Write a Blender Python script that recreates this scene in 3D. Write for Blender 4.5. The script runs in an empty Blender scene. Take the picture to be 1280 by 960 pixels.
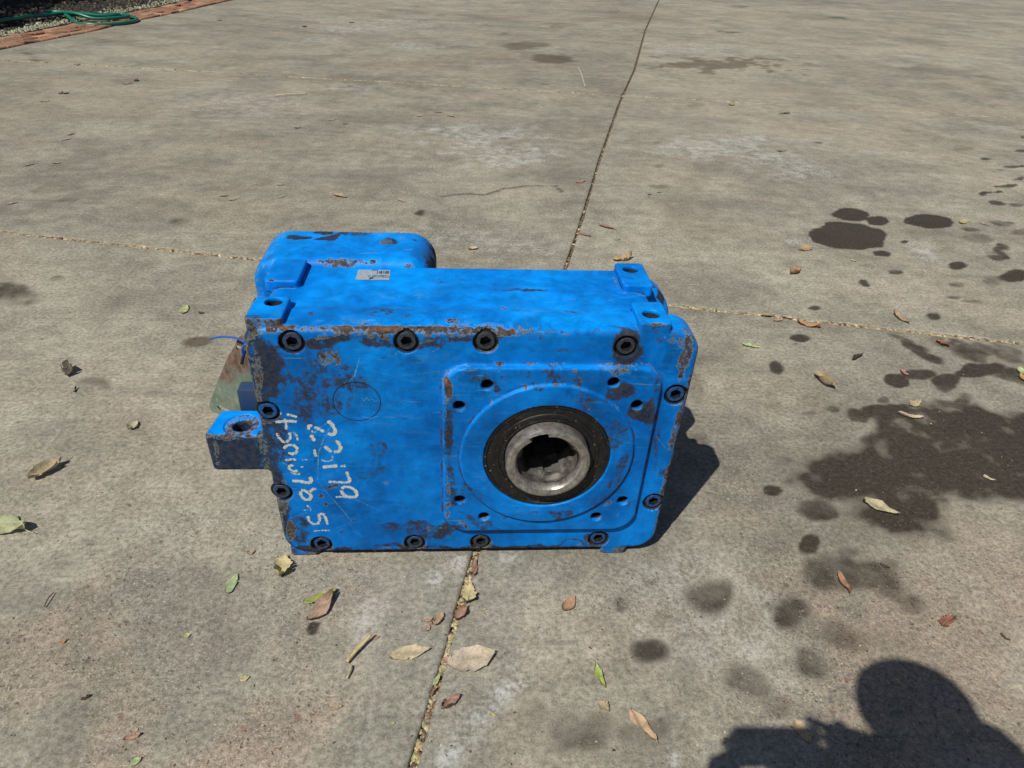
import bpy, bmesh, math, random
import numpy as np
from mathutils import Matrix, Vector

random.seed(7)
rng = np.random.default_rng(11)
SC = bpy.context.scene
COL = SC.collection

# ------------------------------------------------------------------ units
# Everything is measured in "u" (half the spacing of the cover bolts, 0.26 m):
# x along the gearbox face, y away from the viewer, z up from the face centre.
S = 0.26
GZ = 1.165                                  # face centre above the concrete, in u


def W(x, y, z):
    return Vector((x * S, y * S, (z + GZ) * S))


# ------------------------------------------------------------------ camera
FPX = 899.24
CAMP = np.array([0.00584, -4.51855, 3.60377])


def _rot(a):
    cx, cy, cz = np.cos(a)
    sx, sy, sz = np.sin(a)
    Rx = np.array([[1, 0, 0], [0, cx, -sx], [0, sx, cx]])
    Ry = np.array([[cy, 0, sy], [0, 1, 0], [-sy, 0, cy]])
    Rz = np.array([[cz, -sz, 0], [sz, cz, 0], [0, 0, 1]])
    return Rz @ Ry @ Rx


RC = _rot(np.radians([33.14305, -4.16279, 0.16506])) @ np.array([[1, 0, 0], [0, 0, -1], [0, 1, 0.0]])
cam_d = bpy.data.cameras.new("camera")
cam = bpy.data.objects.new("camera", cam_d)
COL.objects.link(cam)
m = Matrix.Identity(4)
for i in range(3):
    m[i][0] = RC[0][i]
    m[i][1] = -RC[1][i]
    m[i][2] = -RC[2][i]
    m[i][3] = W(*CAMP)[i]
cam.matrix_world = m
cam_d.sensor_width = 36.0
cam_d.lens = FPX / 1280 * 36.0
cam_d.clip_start = 0.02
cam_d.clip_end = 6000
SC.camera = cam

# ------------------------------------------------------------------ light
SUN = Vector((-0.460, -0.570, 1.0)).normalized()     # towards the sun
elev = math.asin(SUN.z)
azim = math.atan2(SUN.x, SUN.y)
world = bpy.data.worlds.new("World")
SC.world = world
world.use_nodes = True
wn = world.node_tree
wn.nodes.clear()
sky = wn.nodes.new("ShaderNodeTexSky")
sky.sky_type = 'NISHITA'
sky.sun_disc = False
sky.sun_elevation = elev
sky.sun_rotation = azim
sky.air_density = 1.0
sky.dust_density = 1.2
bg = wn.nodes.new("ShaderNodeBackground")
bg.inputs[1].default_value = 0.05
wo = wn.nodes.new("ShaderNodeOutputWorld")
wn.links.new(sky.outputs[0], bg.inputs[0])
wn.links.new(bg.outputs[0], wo.inputs[0])

sun_d = bpy.data.lights.new("sun", 'SUN')
sun_d.energy = 4.75
sun_d.angle = math.radians(0.53)
sun_d.color = (1.0, 0.948, 0.845)
sun = bpy.data.objects.new("sun", sun_d)
COL.objects.link(sun)
sun.location = (-5, -6, 12)
sun.rotation_euler = SUN.to_track_quat('Z', 'Y').to_euler()

SC.view_settings.view_transform = 'Standard'
SC.view_settings.look = 'None'
SC.view_settings.exposure = 0.0
SC.view_settings.gamma = 1.0
SC.cycles.max_bounces = 6


# ------------------------------------------------------------------ helpers
def on_plane(px, py, axis, val):
    d = RC.T @ np.array([(px - 640) / FPX, (py - 480) / FPX, 1.0])
    t = (val - CAMP[axis]) / d[axis]
    return CAMP + t * d


def gp(px, py, h=0.0):
    """a spot of the concrete (u), measured on the photograph"""
    p = on_plane(px, py, 2, -GZ)
    return np.array([p[0], p[1], -GZ + h])


def tag(o, label=None, cat=None, group=None, kind=None):
    if label: o['label'] = label
    if cat: o['category'] = cat
    if group: o['group'] = group
    if kind: o['kind'] = kind
    return o


def empty(name, loc=(0, 0, 0), parent=None):
    o = bpy.data.objects.new(name, None)
    o.empty_display_size = 0.1
    o.location = loc
    COL.objects.link(o)
    if parent: o.parent = parent
    return o


def link_mesh(name, me, mat, parent=None):
    o = bpy.data.objects.new(name, me)
    COL.objects.link(o)
    if mat and not me.materials:
        me.materials.append(mat)
    if parent:
        o.parent = parent
        o.matrix_parent_inverse = Matrix.Translation(parent.location).inverted()
    return o


def np_mesh(name, V, F, smooth=True):
    """V in u -> mesh in metres"""
    me = bpy.data.meshes.new(name)
    V = np.asarray(V, float)
    Vm = V * S
    Vm[:, 2] += GZ * S
    if isinstance(F, np.ndarray):
        nf, k = F.shape
        me.vertices.add(len(Vm))
        me.vertices.foreach_set('co', Vm.astype(np.float32).ravel())
        me.loops.add(nf * k)
        me.loops.foreach_set('vertex_index', F.astype(np.int32).ravel())
        me.polygons.add(nf)
        me.polygons.foreach_set('loop_start', np.arange(0, nf * k, k, dtype=np.int32))
        me.polygons.foreach_set('loop_total', np.full(nf, k, np.int32))
        me.update(calc_edges=True)
    else:
        me.from_pydata([tuple(v) for v in Vm], [], F)
        me.update()
    if smooth:
        me.polygons.foreach_set('use_smooth', [True] * len(me.polygons))
    return me


def attr(me, name, vals):
    a = me.attributes.new(name, 'FLOAT', 'POINT')
    a.data.foreach_set('value', np.asarray(vals, np.float32))


# --- value noise in numpy
def _hash(ix, iy, iz):
    h = (ix * 374761393 + iy * 668265263 + iz * 2147483647 + 1274126177).astype(np.int64)
    h = (h ^ (h >> 13)) * 1274126177
    h = h ^ (h >> 16)
    return (h & 0xFFFF).astype(np.float64) / 65535.0


def vnoise(p):
    p = np.asarray(p, float)
    i = np.floor(p).astype(np.int64)
    f = p - i
    f = f * f * (3 - 2 * f)
    r = 0
    for dx in (0, 1):
        for dy in (0, 1):
            for dz in (0, 1):
                w = (f[:, 0] if dx else 1 - f[:, 0]) * (f[:, 1] if dy else 1 - f[:, 1]) * (f[:, 2] if dz else 1 - f[:, 2])
                r = r + w * _hash(i[:, 0] + dx, i[:, 1] + dy, i[:, 2] + dz)
    return r


def fbm(p, o=4):
    a, r, t = 1.0, 0, 0
    p = np.asarray(p, float)
    for k in range(o):
        r = r + a * vnoise(p + 17.3 * k)
        t += a
        a *= .5
        p = p * 2.03
    return r / t


# --- node helper
class NT:
    def __init__(s, name):
        s.m = bpy.data.materials.new(name)
        s.m.use_nodes = True
        s.t = s.m.node_tree
        s.t.nodes.clear()
        s.out = s.t.nodes.new('ShaderNodeOutputMaterial')

    def set(s, sock, v):
        if hasattr(v, 'is_linked') or isinstance(v, bpy.types.NodeSocket):
            s.t.links.new(v, sock)
        elif isinstance(v, (tuple, list)):
            n = len(sock.default_value)
            v = tuple(v)
            sock.default_value = v + (1.0,) * (n - len(v)) if n > len(v) else v[:n]
        else:
            sock.default_value = v

    def n(s, typ, props=None, **ins):
        nd = s.t.nodes.new(typ)
        for k, v in (props or {}).items():
            setattr(nd, k, v)
        for k, v in ins.items():
            s.set(nd.inputs[int(k[1:])] if k[0] == 'i' and k[1:].isdigit() else nd.inputs[k.replace('_', ' ')], v)
        return nd

    def math(s, op, a, b=0.0, c=0.0, clamp=False):
        nd = s.n('ShaderNodeMath', {'operation': op, 'use_clamp': clamp}, i0=a, i1=b, i2=c)
        return nd.outputs[0]

    def mix(s, f, a, b, blend='MIX'):
        nd = s.t.nodes.new('ShaderNodeMix')
        nd.data_type = 'RGBA'
        nd.blend_type = blend
        nd.clamp_factor = True
        s.set(nd.inputs[0], f)
        s.set(nd.inputs[6], a)
        s.set(nd.inputs[7], b)
        return nd.outputs[2]

    def ss(s, v, lo, hi, a=0.0, b=1.0):
        nd = s.n('ShaderNodeMapRange', {'interpolation_type': 'SMOOTHSTEP', 'clamp': True})
        s.set(nd.inputs[0], v)
        for i, x in enumerate((lo, hi, a, b)):
            s.set(nd.inputs[i + 1], x)
        return nd.outputs[0]

    def noise(s, vec, scale, detail=4.0, rough=.55, dist=0.0):
        nd = s.n('ShaderNodeTexNoise', None, Vector=vec, Scale=scale, Detail=detail, Roughness=rough, Distortion=dist)
        return nd.outputs['Fac']

    def vor(s, vec, scale, feature='F1', rand=1.0):
        nd = s.n('ShaderNodeTexVoronoi', {'feature': feature}, Vector=vec, Scale=scale, Randomness=rand)
        return nd

    def at(s, name):
        return s.n('ShaderNodeAttribute', {'attribute_name': name}).outputs['Fac']

    def pos(s):
        return s.n('ShaderNodeNewGeometry').outputs['Position']

    def obj(s):
        return s.n('ShaderNodeTexCoord').outputs['Object']

    def scalev(s, v, xyz):
        return s.n('ShaderNodeVectorMath', {'operation': 'MULTIPLY'}, i0=v, i1=xyz).outputs[0]

    def bump(s, h, strength, dist, normal=None):
        nd = s.n('ShaderNodeBump', None, Height=h, Strength=strength, Distance=dist)
        if normal: s.set(nd.inputs['Normal'], normal)
        return nd.outputs[0]

    def bsdf(s, col, rough, normal=None, metal=0.0, spec=0.5, **kw):
        b = s.n('ShaderNodeBsdfPrincipled')
        s.set(b.inputs['Base Color'], col)
        s.set(b.inputs['Roughness'], rough)
        s.set(b.inputs['Metallic'], metal)
        s.set(b.inputs['Specular IOR Level'], spec)
        if normal: s.set(b.inputs['Normal'], normal)
        for k, v in kw.items():
            s.set(b.inputs[k.replace('_', ' ')], v)
        s.t.links.new(b.outputs[0], s.out.inputs[0])
        return b


# ------------------------------------------------------------------ materials
def mat_concrete():
    t = NT('concrete')
    p = t.pos()
    A = t.noise(p, .55, 5, .6)
    B = t.noise(p, 2.6, 6, .62, .4)
    Bs = t.noise(t.scalev(p, (1, 2.4, 1)), 1.3, 5, .6, .8)
    Cn = t.noise(p, 14, 5, .65)
    D = t.noise(p, 85, 4, .65)
    E = t.noise(p, 330, 3, .6)
    rough, red, oil, brown, white, smooth, line = [t.at(k) for k in ('rough', 'red', 'oil', 'brown', 'white', 'smooth', 'crack')]
    v = t.math('ADD', t.math('MULTIPLY', A, .35), t.math('ADD', t.math('MULTIPLY', B, .4), t.math('MULTIPLY', Bs, .25)))
    base = t.mix(t.ss(v, .36, .64), (.165, .157, .129), (.318, .299, .246))
    # warm and cool patches
    base = t.mix(t.ss(t.noise(p, 1.1, 4, .6), .46, .68), base, t.mix(.3, base, (.31, .255, .185)))
    base = t.mix(t.ss(t.noise(p, .8, 4, .6, .5), .52, .72), base, t.mix(.35, base, (.19, .19, .155)))
    base = t.mix(t.math('MULTIPLY', red, t.ss(t.math('ADD', Cn, t.math('MULTIPLY', B, .6)), .62, .95, .35, 1)), base, (.262, .208, .160))
    base = t.mix(t.math('MULTIPLY', smooth, .6), base, (.205, .204, .172))
    # scuffs, trowel drag and hairline scores
    for ang_, sc_ in ((.35, 5.), (-.9, 4.), (1.4, 6.)):
        mp = t.n('ShaderNodeMapping', None, Vector=p, Rotation=(0, 0, ang_), Scale=(sc_ * .14, sc_ * 3.2, 1)).outputs[0]
        q_ = t.noise(mp, 1.0, 6, .72, .25)
        base = t.mix(t.ss(q_, .58, .72, 0, .24), base, (.38, .365, .315))
        base = t.mix(t.ss(q_, .42, .30, 0, .30), base, (.135, .125, .105))
    # mottling and grain
    base = t.mix(1.0, base, t.ss(Cn, .25, .75, .80, 1.2), 'MULTIPLY')
    g = t.math('ADD', t.math('MULTIPLY', D, .6), t.math('MULTIPLY', E, .4))
    base = t.mix(1.0, base, t.ss(g, .3, .7, .54, 1.46), 'MULTIPLY')
    base = t.mix(1.0, base, t.math('MULTIPLY_ADD', t.n('ShaderNodeObjectInfo').outputs['Random'], .14, .93), 'MULTIPLY')
    sp_ = t.noise(p, 210, 2, .5)
    base = t.mix(t.math('MULTIPLY', t.ss(sp_, .60, .72), t.math('MULTIPLY_ADD', rough, .5, .15)), base, (.44, .41, .345))
    base = t.mix(t.math('MULTIPLY', t.ss(sp_, .40, .30), t.math('MULTIPLY_ADD', rough, .55, .15)), base, (.085, .076, .064))
    # exposed aggregate: light and reddish and dark grains
    vo = t.vor(t.n('ShaderNodeVectorMath', {'operation': 'ADD'}, i0=p, i1=t.scalev(t.n('ShaderNodeTexNoise', None, Vector=p, Scale=170.0).outputs['Color'], (.009, .009, 0))).outputs[0], 165)
    cell = t.n('ShaderNodeSeparateColor', None, Color=vo.outputs['Color'])
    inside = t.ss(vo.outputs['Distance'], .28, .5, 1, 0)
    rr = t.math('ADD', .25, t.math('MULTIPLY', rough, .75))
    pale = t.math('MULTIPLY', t.math('MULTIPLY', t.math('GREATER_THAN', cell.outputs[0], .86), inside), rr)
    dark = t.math('MULTIPLY', t.math('MULTIPLY', t.math('LESS_THAN', cell.outputs[0], .17), inside), rr)
    redg = t.math('MULTIPLY', t.math('MULTIPLY', t.math('GREATER_THAN', cell.outputs[1], .9), inside), t.math('MULTIPLY', rr, .75))
    base = t.mix(t.math('MULTIPLY', pale, .6), base, (.47, .44, .38))
    base = t.mix(t.math('MULTIPLY', redg, .6), base, (.29, .15, .1))
    base = t.mix(t.math('MULTIPLY', dark, .5), base, (.075, .068, .058))
    # rust-red flecks, larger
    v2 = t.vor(t.n('ShaderNodeVectorMath', {'operation': 'ADD'}, i0=p, i1=t.scalev(t.n('ShaderNodeTexNoise', None, Vector=p, Scale=60.0).outputs['Color'], (.02, .02, 0))).outputs[0], 32)
    c2 = t.n('ShaderNodeSeparateColor', None, Color=v2.outputs['Color'])
    fl = t.math('MULTIPLY', t.math('GREATER_THAN', c2.outputs[0], .93), t.ss(v2.outputs['Distance'], .12, .3, 1, 0))
    base = t.mix(t.math('MULTIPLY', fl, t.math('ADD', .18, t.math('MULTIPLY', red, .5))), base, (.19, .085, .06))
    fl3 = t.math('MULTIPLY', t.math('LESS_THAN', c2.outputs[1], .05), t.ss(v2.outputs['Distance'], .1, .26, 1, 0))
    base = t.mix(t.math('MULTIPLY', fl3, .55), base, (.07, .06, .05))
    # white scrapes
    wm = t.math('MULTIPLY', white, t.ss(t.math('ADD', t.math('MULTIPLY', D, .6), t.math('MULTIPLY', Cn, .6)), .5, .75))
    base = t.mix(t.math('MULTIPLY', wm, .8), base, (.5, .52, .53))
    # brown and oil stains
    sp = t.math('ADD', t.math('MULTIPLY', Cn, .9), t.math('MULTIPLY', D, .45))
    on_ = t.math('ADD', oil, t.math('ADD', t.math('MULTIPLY_ADD', Cn, 1.15, -.575), t.math('MULTIPLY_ADD', D, .6, -.3)))
    om = t.math('MULTIPLY', t.ss(on_, .07, .80), t.ss(oil, .015, .1))
    bm_ = t.math('MULTIPLY', brown, t.ss(sp, .4, .95, .6, 1.15), clamp=True)
    base = t.mix(t.math('MULTIPLY', bm_, .95), base, t.mix(1.0, base, (.33, .27, .22), 'MULTIPLY'))
    base = t.mix(t.math('MULTIPLY', om, .93), base, t.mix(t.ss(g, .3, .7), (.013, .010, .0075), (.050, .038, .027)))
    base = t.mix(t.math('MULTIPLY', t.math('MULTIPLY', om, pale), .5), base, (.25, .23, .2))
    base = t.mix(line, base, (.035, .03, .025))
    # relief
    pit = t.vor(t.n('ShaderNodeVectorMath', {'operation': 'ADD'}, i0=p, i1=t.scalev(t.n('ShaderNodeTexNoise', None, Vector=p, Scale=110.0).outputs['Color'], (.012, .012, 0))).outputs[0], 105)
    pc = t.n('ShaderNodeSeparateColor', None, Color=pit.outputs['Color'])
    pm = t.math('MULTIPLY', t.math('MULTIPLY', t.math('GREATER_THAN', pc.outputs[0], .8), t.ss(pit.outputs['Distance'], .1, .42, 1, 0)), t.math('ADD', .25, rough))
    base = t.mix(t.math('MULTIPLY', pm, .5), base, t.mix(1.0, base, (.42, .4, .36), 'MULTIPLY'))
    h = t.math('ADD', t.math('MULTIPLY', D, .9), t.math('ADD', t.math('MULTIPLY', E, .35), t.math('MULTIPLY', Cn, 1.2)))
    h = t.math('SUBTRACT', h, t.math('MULTIPLY', pm, .8))
    h = t.math('ADD', h, t.math('MULTIPLY', t.math('ADD', pale, redg), .35))
    hs = t.math('MULTIPLY_ADD', rough, .5, .28)
    nb = t.bump(h, hs, .0035)
    ro = t.math('SUBTRACT', .92, t.math('MULTIPLY', om, .25))
    t.bsdf(base, ro, nb, 0, .3)
    return t.m


def mat_paint(name='blue_paint', base_a=(.0001, .168, .62), base_b=(.0002, .285, .93)):
    t = NT(name)
    p = t.obj()
    rust, grime_shade, wear, edge = [t.at(k) for k in ('rust', 'grime_shade', 'wear', 'edge')]
    A = t.noise(p, 4, 5, .6)
    B = t.noise(p, 22, 6, .68, .3)
    Cc = t.noise(p, 95, 5, .7)
    st = t.noise(t.scalev(p, (1, 1, .14)), 70, 5, .65)      # vertical drag marks
    sh = t.noise(t.scalev(p, (.12, .12, 1)), 80, 4, .6)     # horizontal scuffs
    col = t.mix(t.ss(A, .35, .65), base_a, base_b)
    col = t.mix(1.0, col, t.ss(B, .25, .75, .66, 1.22), 'MULTIPLY')
    col = t.mix(t.math('MULTIPLY', wear, t.ss(t.noise(p, 13, 6, .7, .8), .52, .36, 0, .75)), col, (.002, .075, .26))
    col = t.mix(t.ss(t.noise(p, 9, 6, .7, .6), .52, .7, 0, .38), col, (.002, .195, .54))
    for ang_ in (.5, -.85, 1.25):
        mp = t.n('ShaderNodeMapping', None, Vector=p, Rotation=(0, ang_, 0), Scale=(9, 30, 190)).outputs[0]
        q_ = t.noise(mp, 1.0, 3, .6, .15)
        col = t.mix(t.math('MULTIPLY', wear, t.ss(q_, .67, .72, 0, .85)), col, (.10, .34, .58))
        col = t.mix(t.math('MULTIPLY', wear, t.ss(q_, .32, .27, 0, .7)), col, (.004, .06, .20))
    # thin scuffed, paler paint
    sc = t.math('MULTIPLY', wear, t.ss(t.math('ADD', t.math('MULTIPLY', sh, .7), t.math('MULTIPLY', Cc, .4)), .56, .72))
    col = t.mix(t.math('MULTIPLY', sc, .45), col, (.05, .27, .55))
    sc2 = t.math('MULTIPLY', wear, t.ss(t.math('ADD', t.math('MULTIPLY', sh, .5), t.math('MULTIPLY', B, .6)), .64, .76))
    col = t.mix(t.math('MULTIPLY', sc2, .6), col, (.16, .27, .30))
    # front face evenly darker than the top: shade painted into the colour
    col = t.mix(t.at('front_shade'), col, t.mix(1.0, col, (.48, .50, .57), 'MULTIPLY'))
    # real dirt, plus shade painted in creases, holes and undersides
    n1 = t.math('ADD', t.math('MULTIPLY', st, .2), t.math('ADD', t.math('MULTIPLY', B, .65), t.math('MULTIPLY', Cc, .5)))
    n1 = t.math('MULTIPLY_ADD', n1, 1.9, -.61)
    gm = t.ss(t.math('ADD', grime_shade, n1), 1.06, 1.34)
    thin = t.math('MULTIPLY', grime_shade, t.ss(n1, .45, .85, .25, .75), clamp=True)
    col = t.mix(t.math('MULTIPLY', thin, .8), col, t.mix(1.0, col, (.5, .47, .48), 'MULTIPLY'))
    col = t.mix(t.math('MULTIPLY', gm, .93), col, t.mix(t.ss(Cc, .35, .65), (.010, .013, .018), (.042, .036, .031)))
    # chips and rust
    n2 = t.math('ADD', t.math('MULTIPLY', B, .5), t.math('ADD', t.math('MULTIPLY', Cc, .45), t.math('MULTIPLY', t.noise(p, 260, 4, .65), .25)))
    n2 = t.math('MULTIPLY_ADD', n2, 1.9, -.56)
    er = t.math('MULTIPLY', edge, .62)
    rr = t.math('MAXIMUM', rust, er)
    rim = t.ss(t.math('ADD', rr, n2), .98, 1.06)
    rm = t.ss(t.math('ADD', rr, n2), 1.06, 1.14)
    col = t.mix(t.math('MULTIPLY', rim, .55), col, (.20, .26, .26))
    rc = t.mix(t.ss(t.noise(p, 40, 5, .7), .35, .65), (.020, .018, .017), (.100, .058, .040))
    rc = t.mix(t.ss(t.noise(p, 130, 3, .6), .55, .75), rc, (.21, .18, .15))
    rc = t.mix(t.ss(t.math('ADD', rust, t.noise(p, 30, 4, .6)), 1.22, 1.36), rc, (.22, .08, .035))
    col = t.mix(t.math('MULTIPLY', rm, .95), col, rc)
    # fine random nicks
    nk = t.ss(t.noise(p, 60, 6, .78), .655, .70)
    col = t.mix(t.math('MULTIPLY', nk, t.math('ADD', .12, t.math('MULTIPLY', wear, .5))), col, (.035, .04, .045))
    nk2 = t.ss(t.noise(p, 33, 6, .8, .5), .665, .70)
    col = t.mix(t.math('MULTIPLY', nk2, t.math('MULTIPLY', wear, .45)), col, (.20, .25, .25))
    ro = t.math('ADD', .36, t.math('MULTIPLY', t.math('MAXIMUM', gm, rm), .4))
    ro = t.math('ADD', ro, t.math('MULTIPLY', B, .12))
    h = t.math('ADD', t.math('MULTIPLY', t.noise(p, 9, 4, .5), 2.0), t.math('ADD', t.math('MULTIPLY', B, .8), t.math('MULTIPLY', Cc, .2)))
    h = t.math('SUBTRACT', h, t.math('MULTIPLY', rm, .5))
    t.bsdf(col, ro, t.bump(h, .5, .0018), 0, .13)
    return t.m


def mat_simple(name, a, b, scale, rough=.6, metal=0.0, bump=.3, bd=.001, spec=.4, stretch=(1, 1, 1), **kw):
    t = NT(name)
    p = t.scalev(t.obj(), stretch)
    n = t.noise(p, scale, 6, .65, .3)
    n2 = t.noise(p, scale * 6, 4, .6)
    f = t.ss(t.math('ADD', t.math('MULTIPLY', n, .65), t.math('MULTIPLY', n2, .35)), .34, .66)
    t.bsdf(t.mix(f, a, b), t.math('ADD', rough, t.math('MULTIPLY', n2, .12)), t.bump(t.math('ADD', n, t.math('MULTIPLY', n2, .4)), bump, bd), metal, spec, **kw)
    return t.m


def mat_leaf():
    t = NT('dry_leaf')
    oi = t.n('ShaderNodeObjectInfo')
    uv = t.n('ShaderNodeUVMap').outputs[0]
    sx = t.n('ShaderNodeSeparateXYZ', None, Vector=uv)
    p = t.obj()
    n = t.noise(p, 60, 5, .65)
    n2 = t.noise(p, 260, 4, .6)
    col = t.mix(1.0, oi.outputs['Color'], t.ss(t.math('ADD', t.math('MULTIPLY', n, .7), t.math('MULTIPLY', n2, .3)), .32, .68, .68, 1.25), 'MULTIPLY')
    # mid rib and side veins
    c = t.math('ABSOLUTE', t.math('SUBTRACT', sx.outputs[1], .5))
    rib = t.ss(c, .01, .045, 1, 0)
    vein = t.math('FRACT', t.math('ADD', t.math('MULTIPLY', sx.outputs[0], 9), t.math('MULTIPLY', c, -5)))
    vm = t.ss(t.math('ABSOLUTE', t.math('SUBTRACT', vein, .5)), .03, .1, 1, 0)
    col = t.mix(t.math('MULTIPLY', rib, .45), col, t.mix(.5, (.6, .5, .33), col))
    col = t.mix(t.math('MULTIPLY', vm, .22), col, t.mix(1.0, col, (.6, .5, .4), 'MULTIPLY'))
    col = t.mix(t.ss(t.noise(p, 120, 4, .7), .64, .7), col, (.09, .055, .03))
    b = t.n('ShaderNodeBsdfPrincipled')
    t.set(b.inputs['Base Color'], col)
    b.inputs['Roughness'].default_value = .7
    b.inputs['Specular IOR Level'].default_value = .25
    t.set(b.inputs['Normal'], t.bump(t.math('ADD', t.math('MULTIPLY', rib, .6), t.math('ADD', n, t.math('MULTIPLY', vm, .3))), .5, .0012))
    tr = t.n('ShaderNodeBsdfTranslucent', None, Color=col)
    mx = t.n('ShaderNodeMixShader', None, i0=.15)
    t.t.links.new(b.outputs[0], mx.inputs[1])
    t.t.links.new(tr.outputs[0], mx.inputs[2])
    t.t.links.new(mx.outputs[0], t.out.inputs[0])
    return t.m


def mat_objcolor(name, rough=.8, scale=50, spec=.3, bump=.4, bd=.002):
    t = NT(name)
    oi = t.n('ShaderNodeObjectInfo')
    p = t.obj()
    n = t.noise(p, scale, 5, .65)
    n2 = t.noise(p, scale * 5, 4, .65)
    f = t.math('ADD', t.math('MULTIPLY', n, .6), t.math('MULTIPLY', n2, .4))
    col = t.mix(1.0, oi.outputs['Color'], t.ss(f, .3, .7, .6, 1.35), 'MULTIPLY')
    t.bsdf(col, rough, t.bump(f, bump, bd), 0, spec)
    return t.m


def mat_attrcolor(name, rough=.85):
    t = NT(name)
    c = t.n('ShaderNodeAttribute', {'attribute_name': 'tint'}).outputs['Color']
    n = t.noise(t.pos(), 220, 3, .6)
    t.bsdf(t.mix(1.0, c, t.ss(n, .3, .7, .7, 1.25), 'MULTIPLY'), rough, None, 0, .25)
    return t.m


M_CON = mat_concrete()
M_PAINT = mat_paint()
M_LEAF = mat_leaf()
M_DIRT = mat_simple('joint_soil', (.06, .045, .03), (.20, .155, .10), 70, .95, 0, .8, .004, .15)
M_RUBBER = mat_simple('seal_rubber', (.010, .010, .011), (.035, .034, .034), 60, .45, 0, .3, .0008, .4)
M_STEEL = mat_simple('worn_steel', (.19, .175, .155), (.52, .50, .47), 50, .33, .75, .35, .0012, .5)
M_BORE = mat_simple('bore_steel', (.035, .032, .03), (.16, .15, .135), 28, .55, .3, .5, .002, .4)
M_GAP = mat_simple('gap_black', (.006, .006, .006), (.016, .015, .014), 60, .5, 0, .2, .001, .4)  # near-black; stands in for the shade around bolts and in their sockets
M_GUARD = None
M_HOSE = mat_simple('green_hose_plastic', (.004, .10, .075), (.008, .15, .105), 30, .3, 0, .1, .001, .5)
M_CABLE = mat_simple('blue_cable', (.01, .08, .35), (.02, .12, .45), 60, .45)
M_BLACKWIRE = mat_simple('black_wire', (.01, .01, .01), (.02, .02, .02), 60, .5)
M_WHITE = None
M_BRICK = mat_objcolor('worn_brick', .9, 30)
M_CHIPS = mat_attrcolor('litter')
M_MULCH = mat_simple('dark_mulch', (.024, .022, .02), (.06, .053, .045), 25, .95, 0, 1, .01, .1)
M_BARK = mat_simple('bark', (.07, .05, .035), (.19, .145, .1), 14, .9, 0, .9, .02, .1, (1, 1, .25))
M_FOL = mat_objcolor('foliage', .55, 3)

# guard plate: faded green paint going to rust at the top
t = NT('faded_green_plate')
p = t.obj()
z = t.n('ShaderNodeSeparateXYZ', None, Vector=p).outputs[2]
nn = t.noise(p, 22, 6, .7, .4)
n3 = t.noise(t.scalev(p, (1, 1, .3)), 120, 4, .6)
c = t.mix(t.ss(nn, .35, .65), (.15, .195, .14), (.24, .29, .215))
c = t.mix(t.ss(n3, .55, .72), c, (.33, .36, .29))
c = t.mix(t.ss(t.math('ADD', t.math('MULTIPLY', z, 3.4), nn), 1.74, 2.02), c, t.mix(t.ss(n3, .4, .6), (.13, .075, .05), (.24, .155, .11)))
t.bsdf(c, .6, t.bump(nn, .3, .002), 0, .4)
M_GUARD = t.m

# chalky white marker paint with worn gaps
t = NT('white_marker')
p = t.obj()
nn = t.noise(p, 150, 5, .75, .3)
b = t.n('ShaderNodeBsdfPrincipled')
t.set(b.inputs['Base Color'], t.mix(t.ss(nn, .3, .7), (.30, .40, .43), (.58, .62, .60)))
b.inputs['Roughness'].default_value = .8
tr = t.n('ShaderNodeBsdfTransparent')
mx = t.n('ShaderNodeMixShader')
wv = t.at('fade')
t.set(mx.inputs[0], t.ss(t.math('ADD', t.noise(p, 210, 5, .75), wv), .36, .48))
t.t.links.new(tr.outputs[0], mx.inputs[1])
t.t.links.new(b.outputs[0], mx.inputs[2])
t.t.links.new(mx.outputs[0], t.out.inputs[0])
M_WHITE = t.m


def mat_flat(name, col, rough=.6):
    t = NT(name)
    n = t.noise(t.obj(), 90, 4, .6)
    t.bsdf(t.mix(1.0, col, t.ss(n, .3, .7, .85, 1.12), 'MULTIPLY'), rough, None, 0, .4)
    return t.m


# ------------------------------------------------------------------ ground
# joints of the concrete yard, in u
JPT = np.array([gp(*q)[:2] for q in [(515, 960), (595, 690), (707.5, 334), (730, 266), (748.7, 202), (775, 127.5), (793.7, 86), (806.9, 37.5), (823.8, 0)]])
JY = np.r_[-60, JPT[:, 1], 130]
JX = np.r_[JPT[0, 0] - .238 * (JPT[0, 1] + 60), JPT[:, 0], JPT[-1, 0] + .27 * (130 - JPT[-1, 1])]


def J(y): return np.interp(y, JY, JX)


EDGE_PX = [(-70, 76), (0, 62), (33, 55), (60, 50), (120, 38), (160, 28), (220, 16), (290, 0), (330, -9), (370, -18)]
EDGE = np.array([gp(*q)[:2] for q in EDGE_PX])
EDGE = np.vstack([[EDGE[0] + (EDGE[0] - EDGE[1]) / np.linalg.norm(EDGE[0] - EDGE[1]) * 120], EDGE])


def E_(y): return np.interp(y, EDGE[:, 1], EDGE[:, 0])


# transverse joints as (y at x=-20, y at x=+20)
T = [(-33, -42), (-4.2, -13.2), (10.2, 1.15), (23.1, 18.2), (37.3, 36.4), (54, 54), (75, 75)]


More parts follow.
